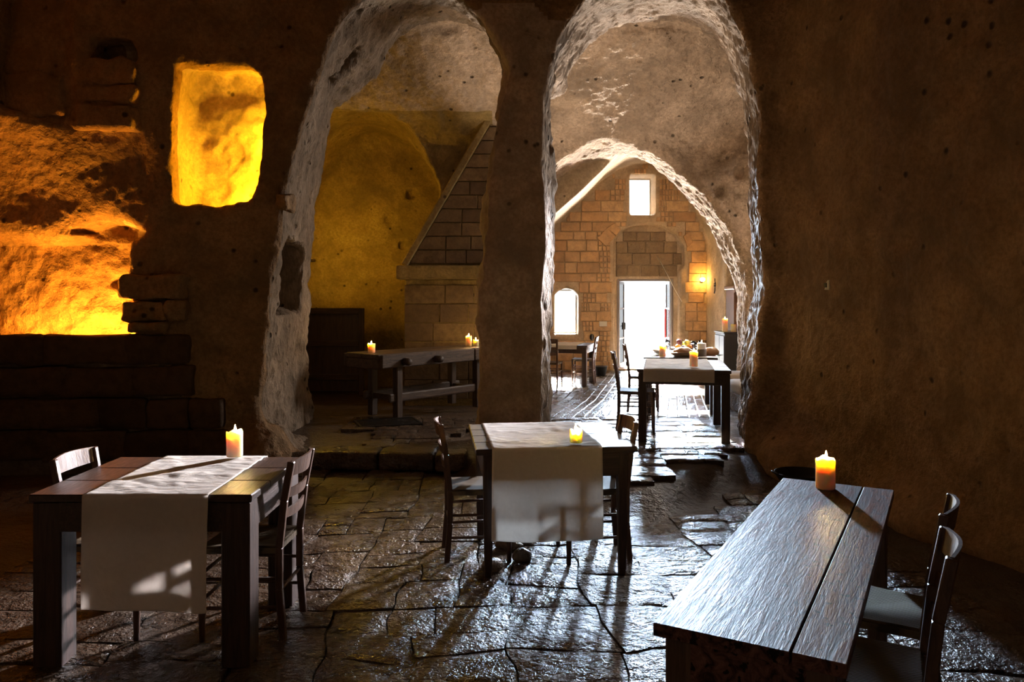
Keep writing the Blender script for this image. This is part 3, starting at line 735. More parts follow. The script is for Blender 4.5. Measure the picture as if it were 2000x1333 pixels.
mb = MB(); a_, b_ = Vector((hl(2.08)+0.03, FPY-0.02, 2.08)), Vector((hl(4.4)+0.03, FPY-0.02, 4.4)); mb.bar(a_, b_, 0.10, 0.075, 0.015, (0, 1, 0)); mb.build('hood_edge', M['limestone_ochre'], fp)
MB().box((-0.78, FPY-0.02, 1.97), (1.78, 0.36, 0.2), 0.03, seg=2).build('mantel', M['limestone_ochre'], fp)
MB().box((-0.77, FPY+0.55, 0.93), (1.6, 0.98, 1.9), 0.02).build('chimney_breast', M['limestone_ochre'], fp)
z = 0.12; r_ = 0
while z < 1.8:
    hgt = 0.28; x = -1.58
    while x < 0.0:
        wd = random.choice((0.42, 0.52, 0.6)); b_ = min(x+wd, 0.04)
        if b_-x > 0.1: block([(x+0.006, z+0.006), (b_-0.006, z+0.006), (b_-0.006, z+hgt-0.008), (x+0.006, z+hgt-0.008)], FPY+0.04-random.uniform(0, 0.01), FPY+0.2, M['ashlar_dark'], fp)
        x += wd
    z += hgt

# ------------------------------------------------------------------ low block wall under the lit recess
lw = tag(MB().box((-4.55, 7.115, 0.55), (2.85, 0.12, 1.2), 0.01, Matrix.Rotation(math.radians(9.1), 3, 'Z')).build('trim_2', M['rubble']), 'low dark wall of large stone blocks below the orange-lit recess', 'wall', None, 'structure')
def rough_block(name, px0, py0, px1, py1, yc, dep, parent, seed, mat_='limestone', amp=1.0, cuts=9):
    a, b_ = at(px0, py1, yc), at(px1, py0, yc); mb = MB(); mb.box((0, 0, 0), (b_.x-a.x, dep, b_.z-a.z), 0.03, seg=2)
    bmesh.ops.subdivide_edges(mb.bm, edges=[e for e in mb.bm.edges if e.calc_length() > 0.1], cuts=cuts, use_grid_fill=True)
    A = np.array([v.co[:] for v in mb.bm.verts]); D = fbm(A+seed*3.1, [(4, 0.05), (9, 0.03), (18, 0.015)], seed)
    for v, dd in zip(mb.bm.verts, D): v.co += v.co.normalized()*dd*amp
    o = mb.build(name, M[mat_], parent, True); o.location = (a+b_)/2; return o
rows = [(900, 838), (838, 776), (776, 714), (714, 652)]
xcuts = [[-150, -70, 95, 250, 372, 448], [-150, -90, 65, 200, 290, 375, 440], [-150, -60, 130, 265, 380], [-150, -85, 40, 92, 252, 372]]
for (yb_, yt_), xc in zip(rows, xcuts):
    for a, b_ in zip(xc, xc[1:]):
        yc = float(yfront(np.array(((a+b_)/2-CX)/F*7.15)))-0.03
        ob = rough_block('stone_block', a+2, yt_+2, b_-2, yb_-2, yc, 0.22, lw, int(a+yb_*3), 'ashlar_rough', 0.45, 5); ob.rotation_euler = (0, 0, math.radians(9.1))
# loose blocks jutting from the wall beside the recess, and patch stones under the small cavity
wl = STRUCT['wall_back']
for k, r in enumerate(((248, 538, 368, 584, 7.33, 0.4), (254, 588, 338, 626, 7.32, 0.4), (338, 588, 374, 630, 7.33, 0.3), (262, 629, 334, 650, 7.3, 0.4))): rough_block('jutting_block', *r, wl, 40+k)
for k, r in enumerate(((172, 124, 266, 168, 7.3, 0.24), (168, 170, 270, 205, 7.29, 0.24), (164, 208, 268, 256, 7.27, 0.26))): rough_block('patch_stone', *r, wl, 50+k)
for k, r in enumerate(((14, 150, 136, 228, 7.28, 0.2), (18, 70, 138, 150, 7.3, 0.2), (24, -20, 140, 70, 7.31, 0.2))): rough_block('patch_stone', *r, wl, 60+k)
rough_block('bracket_stone', 541, 376, 569, 414, 7.4, 0.25, wl, 71)

# ------------------------------------------------------------------ windows and door of the end wall
def frame_part(mb, pa, pb, y, t=0.05):
    x0_, x1_, z0_, z1_ = pa[0], pb[0], pa[1], pb[1]
    for c, d_ in ((((x0_+x1_)/2, y, z0_+t/2), (x1_-x0_, 0.05, t)), (((x0_+x1_)/2, y, z1_-t/2), (x1_-x0_, 0.05, t)), ((x0_+t/2, y, (z0_+z1_)/2), (t, 0.05, z1_-z0_-2*t)), ((x1_-t/2, y, (z0_+z1_)/2), (t, 0.05, z1_-z0_-2*t))): mb.box(c, d_, 0.006)
def window(name, poly, label, y):
    xs_ = [p[0] for p in poly]; zs_ = [p[1] for p in poly]; x0_, x1_, z0_, z1_ = min(xs_), max(xs_), min(zs_), max(zs_)
    w_ = thing(name, label, 'window', ((x0_+x1_)/2, y, z0_)); w_['kind'] = 'structure'
    hw, hh = (x1_-x0_)/2, z1_-z0_; mb = MB(); frame_part(mb, (-hw, 0), (hw, hh), 0, 0.035); mb.build('window_frame', M['painted_frame'], w_)
    MB().box((0, 0, hh/2), (2*hw-0.06, 0.006, hh-0.06)).build('pane', M['pane_glass'], w_)
window('window_1', HWN, 'small bright rectangular window high above the door arch', WY+0.62)
aw = thing('window_2', 'bright round-topped window low in the wall left of the door', 'window', (1.205, WY+0.55, 0.80)); aw['kind'] = 'structure'
mb = MB(); frame_part(mb, (-0.27, 0), (0.25, 0.98), 0, 0.03); mb.build('window_frame', M['painted_frame'], aw)
MB().box((0, 0, 0.5), (0.46, 0.006, 0.9)).build('pane', M['pane_glass'], aw)
MB().box((-0.0, -0.25, -0.02), (0.52, 0.5, 0.04), 0.01).build('window_sill', M['limestone_smooth'], aw)
sw = thing('window_3', 'side window of the middle room hidden behind the right pier', 'window', (3.85, 10.925, 2.27)); sw['kind'] = 'structure'
mb = MB()
for c, d_ in (((0, 0, 0.03), (0.05, 0.84, 0.05)), ((0, 0, 1.13), (0.05, 0.84, 0.05)), ((0, -0.4, 0.58), (0.05, 0.05, 1.05)), ((0, 0.4, 0.58), (0.05, 0.05, 1.05))): mb.box(c, d_, 0.006)
mb.build('window_frame', M['painted_frame'], sw)
dd = thing('door_1', 'open double glazed door, blown out with daylight', 'door', (0, 0, 0)); dd['kind'] = 'structure'
x0_, x1_ = DR[0][0], DR[2][0]; zt = DR[1][1]
mb = MB()
mb.box((x0_+0.025, WY+0.3, zt/2), (0.05, 0.09, zt), 0.006); mb.box((x1_-0.025, WY+0.3, zt/2), (0.05, 0.09, zt), 0.006); mb.box(((x0_+x1_)/2, WY+0.3, zt-0.025), (x1_-x0_-0.1, 0.09, 0.05), 0.006)
mb.build('door_frame', M['door_frame'], dd)
MB().box(((x0_+x1_)/2, WY+0.28, 0.02), (x1_-x0_, 0.5, 0.05), 0.01).build('threshold', M['limestone_smooth'], dd)
def leaf(hx, ang):
    w_ = 0.56; hh = zt-0.1; R = Matrix.Rotation(ang, 4, 'Z'); T = Matrix.Translation((hx, WY+0.34, 0.05)) @ R
    mb = MB()
    for c, d_ in (((0.02, 0, hh/2), (0.04, 0.035, hh)), ((w_-0.02, 0, hh/2), (0.04, 0.035, hh)), ((w_/2, 0, 0.04), (w_-0.08, 0.035, 0.08)), ((w_/2, 0, hh-0.03), (w_-0.08, 0.035, 0.06)), ((w_/2, 0, hh*0.33), (w_-0.08, 0.03, 0.04)), ((w_/2, 0, hh*0.68), (w_-0.08, 0.03, 0.04))): mb.box(c, d_, 0.004)
    o = mb.build('door_leaf', M['door_frame'], dd); o.matrix_local = T
    for za, zb in ((0.08, hh*0.33-0.02), (hh*0.33+0.02, hh*0.68-0.02), (hh*0.68+0.02, hh-0.06)): MB().box((w_/2, 0, (za+zb)/2), (w_-0.08, 0.006, zb-za)).build('pane', M['pane_glass'], o)
    h_ = MB(); h_.box((w_-0.02, -0.03, hh*0.47), (0.02, 0.03, 0.16), 0.004); h_.tube([(w_-0.02, -0.045, hh*0.47), (w_-0.12, -0.05, hh*0.47)], 0.009); h_.build('door_handle', M['iron'], o)
leaf(x0_+0.05, math.radians(70)); leaf(x1_-0.05, math.radians(88))

# ------------------------------------------------------------------ furniture
def table(name, label, loc, rz, L_, W_, H_, leg, apron, tm, lm, planks=3, taper=None, over=0.0, group=None, leginset=0.0, top=0.035, cap=0.0):
    """L_ along local x, W_ along local y"""
    t = thing(name, label, 'table', loc, rz, group)
    pw = W_/planks
    for k in range(planks): 
        MB().box((0, -W_/2+pw*(k+0.5), H_-top/2), (L_, pw-0.003, top), 0.005).build('tabletop_plank', M[tm], t)
    ax, ay = L_/2-over-0.012, W_/2-over-0.012
    for s in (-1, 1):
        MB().box((0, s*(ay-0.014), H_-top-apron/2), (2*ax-2*leg+0.02, 0.028, apron), 0.003).build('apron', M[tm], t)
        MB().box((s*(ax-0.014), 0, H_-top-apron/2), (0.028, 2*ay-2*leg+0.02, apron), 0.003).build('apron', M[tm], t)
    for sx in (-1, 1):
        for sy in (-1, 1): 
            MB().box((sx*(ax-leg/2), sy*(ay-leg/2), (H_-top)/2), (leg, leg, H_-top), 0.006, None, taper).build('leg', M[lm], t)
    return t
def legs_fix(t):  # rest every leg on the local floor height
    pass
T1 = table('dining_table', 'dark thick-legged square table with white runner at the left front', (-1.615, 3.725, 0.0), 0.0, 0.97, 0.79, 0.76, 0.125, 0.13, 'wood_dark_y', 'wood_dark_z', 3)
T2 = table('dining_table', 'tapered-leg table with white runner in the centre before the pillar', (0.215, 4.79, 0.0), math.radians(6), 0.93, 0.86, 0.76, 0.065, 0.14, 'wood_dark_x', 'wood_dark_z', 4, 0.62, 0.03)
ang3 = math.radians(60.5)
T3 = table('narrow_table', 'long narrow worn plank table with a lit candle at right front', (1.035, 2.72, 0.0), ang3, 1.86, 0.47, 0.76, 0.075, 0.11, 'wood_old_x', 'wood_old_z', 1, None, 0.012)
# two boards of unequal width
for o in list(T3.children):
    if o.name.startswith('tabletop_plank'): bpy.data.objects.remove(o)
MB().box((0, 0.0645, 0.7425), (1.86, 0.342, 0.035), 0.0015).build('tabletop_plank', M['wood_old_x'], T3)
MB().box((0, -0.1745, 0.7425), (1.86, 0.122, 0.035), 0.0015).build('tabletop_plank', M['wood_old_x'], T3)
zf4 = 0.14
T4 = table('dining_table', 'dark table with white runner standing under the right arch', (1.85, 8.36, zf4), math.radians(-11), 0.93, 1.3, 0.745, 0.085, 0.12, 'wood_dark_y', 'wood_dark_z', 3)
T5 = table('dining_table', 'table laid with bread, fruit and plates behind the arch table', (2.25, 10.33, 0.105), math.radians(-11), 0.92, 1.25, 0.745, 0.085, 0.12, 'wood_dark_y', 'wood_dark_z', 3)
T6 = table('dining_table', 'far table in the hall beside the round-topped window', (0.99, 14.2, 0.01), math.radians(-15), 0.95, 0.9, 0.74, 0.085, 0.11, 'wood_dark_y', 'wood_dark_z', 3)

def runner(label, tbl, L_, W_, H_, width, off, front, back, seed, rz=0.0, group='white linen table runners'):
    """cloth running along local y over the table, hanging at both ends"""
    mx = tbl.matrix_basis
    o = thing('x', 'x', 'x') if False else None
    half = W_/2+0.006; tot = front+2*half+back; nu, nv = 40, 130
    drop = lambda s: s
    pts = []
    for i in range(nu+1):
        for j in range(nv+1):
            u = i/nu; s = j/nv*tot-front   # s<0: hanging in front; s>2*half: hanging behind
            x = (u-0.5)*width+off
            if s < 0:   yy, zz_ = -half, H_+s; 
            elif s > 2*half: yy, zz_ = half, H_-(s-2*half)
            else: yy, zz_ = -half+s, H_
            pts.append((x, yy, zz_, s))
    A = np.array(pts)
    n1 = fbm(np.stack([A[:, 0], A[:, 3], A[:, 0]*0+seed], 1), [(5, 0.5), (11, 0.5), (23, 0.35)], seed)
    out = []
    for (x, yy, zz_, s), w_ in zip(pts, n1):
        hang = max(0.0, -s) if s < 0 else max(0.0, s-2*half)
        if hang <= 0: 
            ed = min(1.0, min(s, 2*half-s)/0.03)
            out.append((x, yy, zz_+0.0035+max(0, w_+0.1)*0.011*ed))
        else:
            sg = -1 if s < 0 else 1
            wv = (0.012*math.sin(x*17+seed)+0.010*w_)*min(1, hang/0.25)
            out.append((x*(1+0.02*hang), yy+sg*(0.006+max(0, wv+0.012*min(1, hang/0.2))), zz_+0.004*math.exp(-hang*40)+0.0+(0.006*math.sin(x*9+seed))*hang*2))
    fs = [(i*(nv+1)+j, (i+1)*(nv+1)+j, (i+1)*(nv+1)+j+1, i*(nv+1)+j+1) for i in range(nu) for j in range(nv)]
    me = bpy.data.meshes.new('table_runner'); me.from_pydata(out, [], fs); me.update()
    o = link('table_runner', me, M['linen'], None, True); o.location = tbl.location; o.rotation_euler = tbl.rotation_euler
    sm = o.modifiers.new('thickness', 'SOLIDIFY'); sm.thickness = 0.0016; sm.offset = 1
    tag(o, label, 'tablecloth', group); return o
runner('long white runner hanging to knee height from the left front table', T1, 0.97, 0.79, 0.76, 0.545, 0.03, 0.495, 0.03, 3)
runner('white runner with soft shadows hanging from the central table', T2, 0.93, 0.86, 0.76, 0.63, -0.06, 0.52, 0.03, 5)
runner('white runner with short overhang on the table under the right arch', T4, 0.93, 1.3, 0.745, 0.70, -0.05, 0.125, 0.10, 8)
runner('white runner on the far table beside the round-topped window', T6, 0.95, 0.9, 0.74, 0.7, -0.06, 0.07, 0.1, 11)

def make_chair(mat_):
    t = thing('ladder_back_chair', 'x', 'chair')
    sw_f, sw_r, dp, sh, th_ = 0.185, 0.16, 0.185, 0.45, 0.87
    m_ = M[mat_]
    for s in (-1, 1):
        MB().tube([(dp, s*sw_f, 0), (dp, s*sw_f, 0.2), (dp, s*sw_f, sh+0.015)], [0.013, 0.018, 0.018], 10).build('front_leg', m_, t, True)
        pts = [(-dp-0.02, s*sw_r, 0), (-dp+0.0, s*sw_r, 0.25), (-dp, s*sw_r, sh), (-dp-0.025, s*sw_r, 0.68), (-dp-0.06, s*(sw_r+0.004), th_)]
        mb = MB()
        for a, b_ in zip(pts, pts[1:]): mb.bar(a, b_, 0.034, 0.03, 0.004, (0, 1, 0))
        mb.build('rear_post', m_, t)
        for z_ in (0.16, 0.30): MB().tube([(dp, s*sw_f, z_), (-dp, s*sw_r, z_)], 0.009, 8).build('stretcher', m_, t, True)
    for z_ in (0.20, 0.33): MB().tube([(dp, -sw_f, z_), (dp, sw_f, z_)], 0.009, 8).build('stretcher', m_, t, True)
    MB().tube([(-dp, -sw_r, 0.24), (-dp, sw_r, 0.24)], 0.009, 8).build('stretcher', m_, t, True)
    # rush seat: four woven wedges dipping to the middle
    mb = MB(); bm_ = mb.bm
    co = [(dp+0.012, -sw_f-0.012), (dp+0.012, sw_f+0.012), (-dp+0.004, sw_r+0.012), (-dp+0.004, -sw_r-0.012)]
    top = [bm_.verts.new((x, y, sh+0.012)) for x, y in co]; bot = [bm_.verts.new((x, y, sh-0.024)) for x, y in co]
    mid = [bm_.verts.new((x*0.6, y*0.6, sh+0.008)) for x, y in co]; c_ = bm_.verts.new((0, 0, sh+0.001))
    for k in range(4):
        k2 = (k+1) % 4
        bm_.faces.new((top[k], top[k2], mid[k2], mid[k])); bm_.faces.new((mid[k], mid[k2], c_)); bm_.faces.new((bot[k], bot[k2], top[k2], top[k]))
    bm_.faces.new(bot[::-1]); bmesh.ops.bevel(bm_, geom=[e for e in bm_.edges if all(abs(v.co.z-(sh+0.012)) < 1e-4 for v in e.verts)], offset=0.009, segments=2, affect='EDGES')
    mb.build('seat', M['rush'], t)
    def slat(z0_, hh, bow, name):
        def fn(u, v, side):
            y_ = (u-0.5)*2*(sw_r+0.002); zz_ = z0_+(v-0.5)*(hh+0.012*math.sin(math.pi*u)); 
            f = np.interp(zz_, [0.45, 0.68, 0.87], [0, 0.025, 0.06]); return (-dp-f-bow*math.sin(math.pi*u)-side*0.011+0.005, y_, zz_)
        mb = MB(); nu = 8
        A = [[[mb.bm.verts.new(fn(i/nu, v, s_)) for v in (0, 1)] for s_ in (0, 1)] for i in range(nu+1)]
        for i in range(nu):
            p, q = A[i], A[i+1]
            ring_p = [p[0][0], p[0][1], p[1][1], p[1][0]]; ring_q = [q[0][0], q[0][1], q[1][1], q[1][0]]
            for k in range(4): mb.bm.faces.new((ring_p[k], ring_p[(k+1) % 4], ring_q[(k+1) % 4], ring_q[k]))
        mb.bm.faces.new([A[0][0][0], A[0][0][1], A[0][1][1], A[0][1][0]]); mb.bm.faces.new([A[-1][0][0], A[-1][1][0], A[-1][1][1], A[-1][0][1]])
        mb.build(name, m_, t)
    slat(0.835, 0.075, 0.03, 'top_rail'); slat(0.71, 0.04, 0.028, 'back_slat'); slat(0.61, 0.04, 0.022, 'back_slat')
    return t
ch0 = make_chair('wood_chair'); used = [False]
def chair(x, y, z, deg, label, group=None, s=1.0):
    c_ = ch0 if not used[0] else copy_tree(ch0); used[0] = True
    c_.location = (x, y, z); c_.rotation_euler = (0, 0, math.radians(deg)); c_['label'] = label; c_.scale = (s, s, s)
    c_['group'] = group or 'rush-seated wooden chairs'; return c_
chair(-1.93, 3.79, 0.0, -3, 'chair with pale worn top rail at the far left of the left front table', s=0.97)
chair(-1.27, 3.78, 0.0, 178, 'rush-seated ladder-back chair tucked under the right side of the left front table', s=0.97)
chair(-0.22, 4.84, 0.0, 8, 'ladder-back chair on the left side of the central table', s=0.97)
chair(0.50, 4.82, 0.0, 187, 'chair at the right side of the central table, only its curved rail above the top', s=0.98)
pdir = Vector((math.cos(ang3), math.sin(ang3))); nrm_ = Vector((pdir.y, -pdir.x))
for k, (lx, lb) in enumerate(((0.33, 'farther of the two ladder-back chairs tucked beside the narrow plank table'), (-0.19, 'nearer of the two ladder-back chairs tucked beside the narrow plank table'))):
    p = Vector((1.035, 2.72))+pdir*lx+nrm_*0.20
    chair(p.x, p.y, 0.0, 90+60.5+(3 if k else -4), lb)
chair(1.36, 8.42, 0.14, -9, 'dark chair seen from behind its left side under the right arch table')
chair(1.76, 10.3, 0.105, -8, 'backlit chair at the left side of the table laid with food')
chair(1.33, 14.25, 0.01, 168, 'chair at the right end of the far hall table')
chair(0.66, 13.42, 0.02, 78, 'reddish wooden chair at the far hall table, mostly hidden behind the pillar')

# candles: wax, wick and flame
def candle(loc, r, h_, label, kind='plain', lit=True, group='lit pillar candles'):
    t = thing('candle', label, 'candle', loc, random.uniform(0, 6), group)
    sd = random.uniform(0, 9)
    def wob(a, z_, rr):
        top_ = max(0.0, (z_-h_*0.75)/(h_*0.25)) if rr > r*0.8 else 0
        base = 1+0.025*math.sin(3*a+sd)+0.015*math.sin(7*a+sd*2)
        dz = 0.0
        if z_ > h_*0.6: dz = (0.006*math.sin(2*a+sd)+0.004*math.sin(5*a))*(1 if rr > r*0.7 else 0.3)
        if kind == 'broken' and z_ > h_*0.5: dz += -0.024*max(0, math.sin(a+sd))**2+0.006*math.sin(6*a)
        return base, dz
    prof = [(0, 0), (r*0.94, 0), (r, 0.006), (r*0.99, h_*0.5), (r, h_*0.8), (r*1.01, h_-0.006), (r*0.95, h_), (r*0.82, h_-0.004), (r*0.72, h_-0.016), (r*0.4, h_-0.021), (0, h_-0.022)]
    MB().lathe(prof, 24, (0, 0, 0), wob).build('wax', M['wax'], t, True)
    MB().tube([(0, 0, h_-0.026), (0.001, 0, h_-0.012), (0.002, 0.001, h_-0.002)], 0.0016, 6).build('wick', M['wick'], t)
    if lit:
        fl = MB().lathe([(0, 0), (0.0035, 0.004), (0.006, 0.011), (0.0055, 0.018), (0.003, 0.028), (0.001, 0.036), (0, 0.039)], 8)
        f = fl.build('flame', M['flame'], t, True); f.location = (0.002, 0.001, h_-0.004)
    return t
cz = 0.76+0.0165
candle((-1.465, 4.06, cz), 0.042, 0.132, 'tall lit candle at the back corner of the left front table')
candle((0.37, 4.44, cz), 0.036, 0.075, 'short broken-rimmed glowing candle on the central runner', 'broken')
candle((1.405, 3.44, 0.761), 0.042, 0.135, 'stout lit candle on the far end of the narrow plank table')
candle((1.865, 7.88, 0.885+0.0165), 0.042, 0.155, 'lit candle near the front edge of the table under the right arch')

# ------------------------------------------------------------------ workbench by the fireplace
BA = math.atan2(10.62-9.08, -0.35+1.70)
wb = thing('workbench', 'long old carpenter workbench with pegs and stretchers before the fireplace', 'workbench', (-1.09, 10.0, 0.14), BA)
L_, W_, H_ = 2.15, 0.62, 0.80
for k in range(2): MB().box((0, -0.155+0.31*k, H_-0.03), (L_, 0.306, 0.06), 0.012, seg=2).build('benchtop_plank', M['wood_bench_x'], wb)
MB().box((-0.28, -0.335, H_-0.085), (1.55, 0.05, 0.16), 0.01).build('front_board', M['wood_bench_x'], wb)
MB().box((0.79, -0.335, H_-0.085), (0.56, 0.05, 0.15), 0.01).build('front_board', M['wood_bench_x'], wb)
MB().box((0, 0.335, H_-0.085), (L_, 0.05, 0.15), 0.01).build('rear_board', M['wood_bench_x'], wb)
MB().box((-L_/2+0.03, 0, H_-0.12), (0.05, 0.62, 0.12), 0.01).build('end_board', M['wood_bench_x'], wb)
for sx in (-0.72, 0.66):
    for sy in (-0.24, 0.24): MB().box((sx, sy, (H_-0.06)/2), (0.09, 0.09, H_-0.06), 0.008).build('leg', M['wood_bench_z'], wb)
    MB().box((sx, 0, 0.25), (0.05, 0.40, 0.07), 0.006).build('end_stretcher', M['wood_bench_x'], wb)
for sy in (-0.24, 0.24):
    mb = MB(); mb.box((-0.03, sy-0.0, 0.26), (1.66, 0.045, 0.11), 0.02, seg=2); mb.build('stretcher', M['wood_bench_x'], wb)
for px_ in (-0.72, -0.2, 0.95): MB().tube([(px_, -0.36, H_-0.10), (px_, -0.44, H_-0.10), (px_, -0.47, H_-0.10)], [0.045, 0.045, 0.035], 12).build('vise_peg', M['wood_bench_z'], wb, True)
def on_bench(lx, ly): 
    c_, s_ = math.cos(BA), math.sin(BA); return (-1.09+lx*c_-ly*s_, 10.0+lx*s_+ly*c_, 0.14+H_+0.0005)
candle(on_bench(-0.93, 0.0), 0.045, 0.11, 'lit candle alone on the left end of the workbench')
candle(on_bench(0.70, -0.05), 0.042, 0.14, 'taller of the two lit candles on the right of the workbench')
candle(on_bench(0.79, -0.10), 0.038, 0.085, 'shorter of the two lit candles on the right of the workbench')
# dark panelled chest-like board against the alcove wall
pb = thing('wooden_panel', 'large dark wooden panel standing against the alcove wall', 'panel', (-3.0, 12.6, 0.0))
pa_, pbb = at(608, 738, 12.6), at(712, 602, 12.6)
pb.location = ((pa_.x+pbb.x)/2-0.28, 12.6, 0.0); wpn = pbb.x-pa_.x+0.55; hpn = pbb.z
MB().box((0, 0.02, hpn/2+0.02), (wpn-0.1, 0.03, hpn-0.1), 0.004).build('board', M['wood_dark_z'], pb)
for s in (-1, 1): MB().box((s*(wpn/2-0.045), 0, hpn/2), (0.09, 0.06, hpn), 0.006).build('stile', M['wood_dark_z'], pb)
for z_ in (0.30, 0.85, hpn-0.05): MB().box((0, 0, z_), (wpn-0.18, 0.055, 0.1), 0.006).build('rail', M['wood_dark_x'], pb)
# floor grate
gr = thing('floor_grate', 'black iron floor grate below the workbench', 'grate', (-1.45, 8.95, 0.15), math.radians(20))
mb = MB()
for c, d_ in (((0, -0.24, 0), (0.72, 0.03, 0.03)), ((0, 0.24, 0), (0.72, 0.03, 0.03)), ((-0.345, 0, 0), (0.03, 0.45, 0.03)), ((0.345, 0, 0), (0.03, 0.45, 0.03))): mb.box(c, d_, 0.003)
mb.build('grate_frame', M['iron'], gr)
for k in range(8): MB().box((0, -0.19+k*0.0545, 0), (0.66, 0.022, 0.022), 0.003).build('grate_bar', M['iron'], gr)

# ------------------------------------------------------------------ hidden lamps of niche, recess and alcove, and an added ceiling fill
def lamp(label, loc, r, mt):
    t = thing('spotlight', label, 'lamp', loc)
    MB().lathe([(0, 0), (0.05, 0), (0.055, 0.01), (0.05, 0.022), (0.03, 0.026), (0.03, 0.04), (0.024, 0.042), (0, 0.042)], 16).build('lamp_base', M['iron'], t, True)
    MB().lathe([(0, 0.042), (r*0.6, 0.044), (r, 0.042+r*0.7), (r*0.8, 0.042+r*1.5), (0, 0.042+r*1.9)], 12).build('bulb', M[mt], t, True)
lamp('small yellow lamp hidden in the bottom corner of the bright niche', (-2.56, 7.68, 2.46), 0.03, 'bulb_niche')
lamp('small yellow lamp hidden behind the upper right edge of the bright niche', (-2.44, 7.70, 3.1), 0.02, 'bulb_niche')
lamp('orange lamp hidden behind the block wall in the left recess', (-4.3, 7.36, 0.98), 0.035, 'bulb_recess')
lamp('orange lamp hidden behind the block wall at the right of the recess', (-3.75, 7.46, 0.98), 0.035, 'bulb_recess')
lamp('yellow lamp hidden behind the left pier in the alcove', (-3.1, 11.6, 2.2), 0.035, 'bulb_alcove')
up = thing('added_uplight', 'small warm lamp added to brighten the middle-room ceiling, unseen behind the central pillar', 'lamp', (0.15, 9.05, 0.145))  # made-up fitting, put here only to light the ceiling of the middle room
MB().lathe([(0, 0), (0.08, 0), (0.085, 0.012), (0.03, 0.02), (0.03, 0.06), (0, 0.06)], 16).build('lamp_base', M['iron'], up, True)
MB().lathe([(0.03, 0.06), (0.07, 0.10), (0.075, 0.16), (0.07, 0.16), (0.064, 0.105), (0.0, 0.07)], 20).build('reflector', M['iron'], up, True)
ul = bpy.data.lights.new('added_uplight_beam', 'SPOT'); ul.energy = 430; ul.color = (1.0, 0.80, 0.62); ul.spot_size = math.radians(64); ul.spot_blend = 0.5; ul.shadow_soft_size = 0.05
ulo = bpy.data.objects.new('added_uplight_beam', ul); COL.objects.link(ulo); ulo.parent = up; ulo.location = (0, 0, 0.17)
ulo.rotation_euler = Vector((1.05, 0.75, 4.2)).to_track_quat('-Z', 'Y').to_euler()
MB().box((-3.25, 11.6, 2.175), (0.5, 0.3, 0.05), 0.01).build('lamp_ledge', M['limestone_ochre'], STRUCT['wall_alcove'])

# ------------------------------------------------------------------ things on the laid table
def onT5(lx, ly, dz=0.0):
    c_, s_ = math.cos(math.radians(-11)), math.sin(math.radians(-11)); return (2.25+lx*c_-ly*s_, 10.33+lx*s_+ly*c_, 0.105+0.7455+dz)
candle(onT5(-0.22, -0.52), 0.042, 0.14, 'pale candle at the left front of the laid table', group='lit pillar candles')
candle(onT5(0.10, 0.50), 0.042, 0.13, 'lit candle at the back of the laid table beyond the fruit')
t = thing('wrapped_candle', 'tall cream candle in a dark paper wrap at the right of the laid table', 'candle', onT5(0.27, -0.45)); 
MB().lathe([(0, 0), (0.055, 0), (0.057, 0.01), (0.056, 0.17), (0.05, 0.175), (0.048, 0.16), (0, 0.155)], 20).build('wax', M['paper'], t, True)
MB().lathe([(0.060, 0.0), (0.061, 0.10), (0.060, 0.10), (0.059, 0.0)], 20).build('wrap', M['dark_paper'], t, True)
f = MB().lathe([(0, 0), (0.0035, 0.004), (0.006, 0.011), (0.0055, 0.018), (0.003, 0.028), (0.001, 0.036), (0, 0.039)], 8).build('flame', M['flame'], t, True); f.location = (0, 0, 0.172)
MB().tube([(0, 0, 0.15), (0, 0, 0.175)], 0.002, 6).build('wick', M['wick'], t)
def loaf(loc, rz, a, b_, c_, label):
    mb = MB(); bmesh.ops.create_uvsphere(mb.bm, u_segments=24, v_segments=14, radius=1)
    A = np.array([v.co[:] for v in mb.bm.verts]); D = fbm(A*2.2+loc[0], [(1, 0.07), (3, 0.04)], 77)
    for v, d_ in zip(mb.bm.verts, D):
        k = 1+d_; z_ = v.co.z*c_*k
        if abs(v.co.y) < 0.9 and v.co.z > 0: z_ -= 0.010*max(0, math.cos(v.co.x*9))
        v.co = Vector((v.co.x*a*k, v.co.y*b_*k, max(z_, -c_*0.55)+c_*0.55))
    o = mb.build('bread_loaf', M['bread'], None, True); o.location = loc; o.rotation_euler = (0, 0, rz); return tag(o, label, 'bread', 'bread on the laid table')
bk = thing('bread_basket', 'low dark basket under the round loaf on the laid table', 'basket', onT5(0.04, -0.42))
MB().lathe([(0, 0), (0.12, 0), (0.15, 0.02), (0.165, 0.045), (0.16, 0.05), (0.145, 0.03), (0.11, 0.012), (0, 0.012)], 24).build('bowl', M['basket'], bk, True)
MB().tube([(0.163*math.cos(k*math.pi/12), 0.163*math.sin(k*math.pi/12), 0.05) for k in range(25)], 0.007, 8, False).build('rim', M['basket'], bk, True)
loaf(onT5(0.04, -0.42, 0.02), 0.1, 0.14, 0.10, 0.065, 'dark round loaf in the low basket on the laid table')
loaf(onT5(0.40, -0.15), 0.5, 0.13, 0.08, 0.07, 'dark long loaf at the right edge of the laid table')
fb = thing('fruit_bowl', 'dark bowl heaped with fruit in the middle of the laid table', 'bowl', onT5(0.06, -0.05))
MB().lathe([(0, 0), (0.07, 0), (0.075, 0.01), (0.13, 0.05), (0.165, 0.09), (0.158, 0.09), (0.12, 0.055), (0.06, 0.02), (0, 0.018)], 24).build('shell', M['black_plastic'], fb, True)
MB().lathe([(0.058, 0), (0.066, 0.0), (0.066, 0.006), (0.058, 0.006)], 24).build('foot_ring', M['black_plastic'], fb, True)
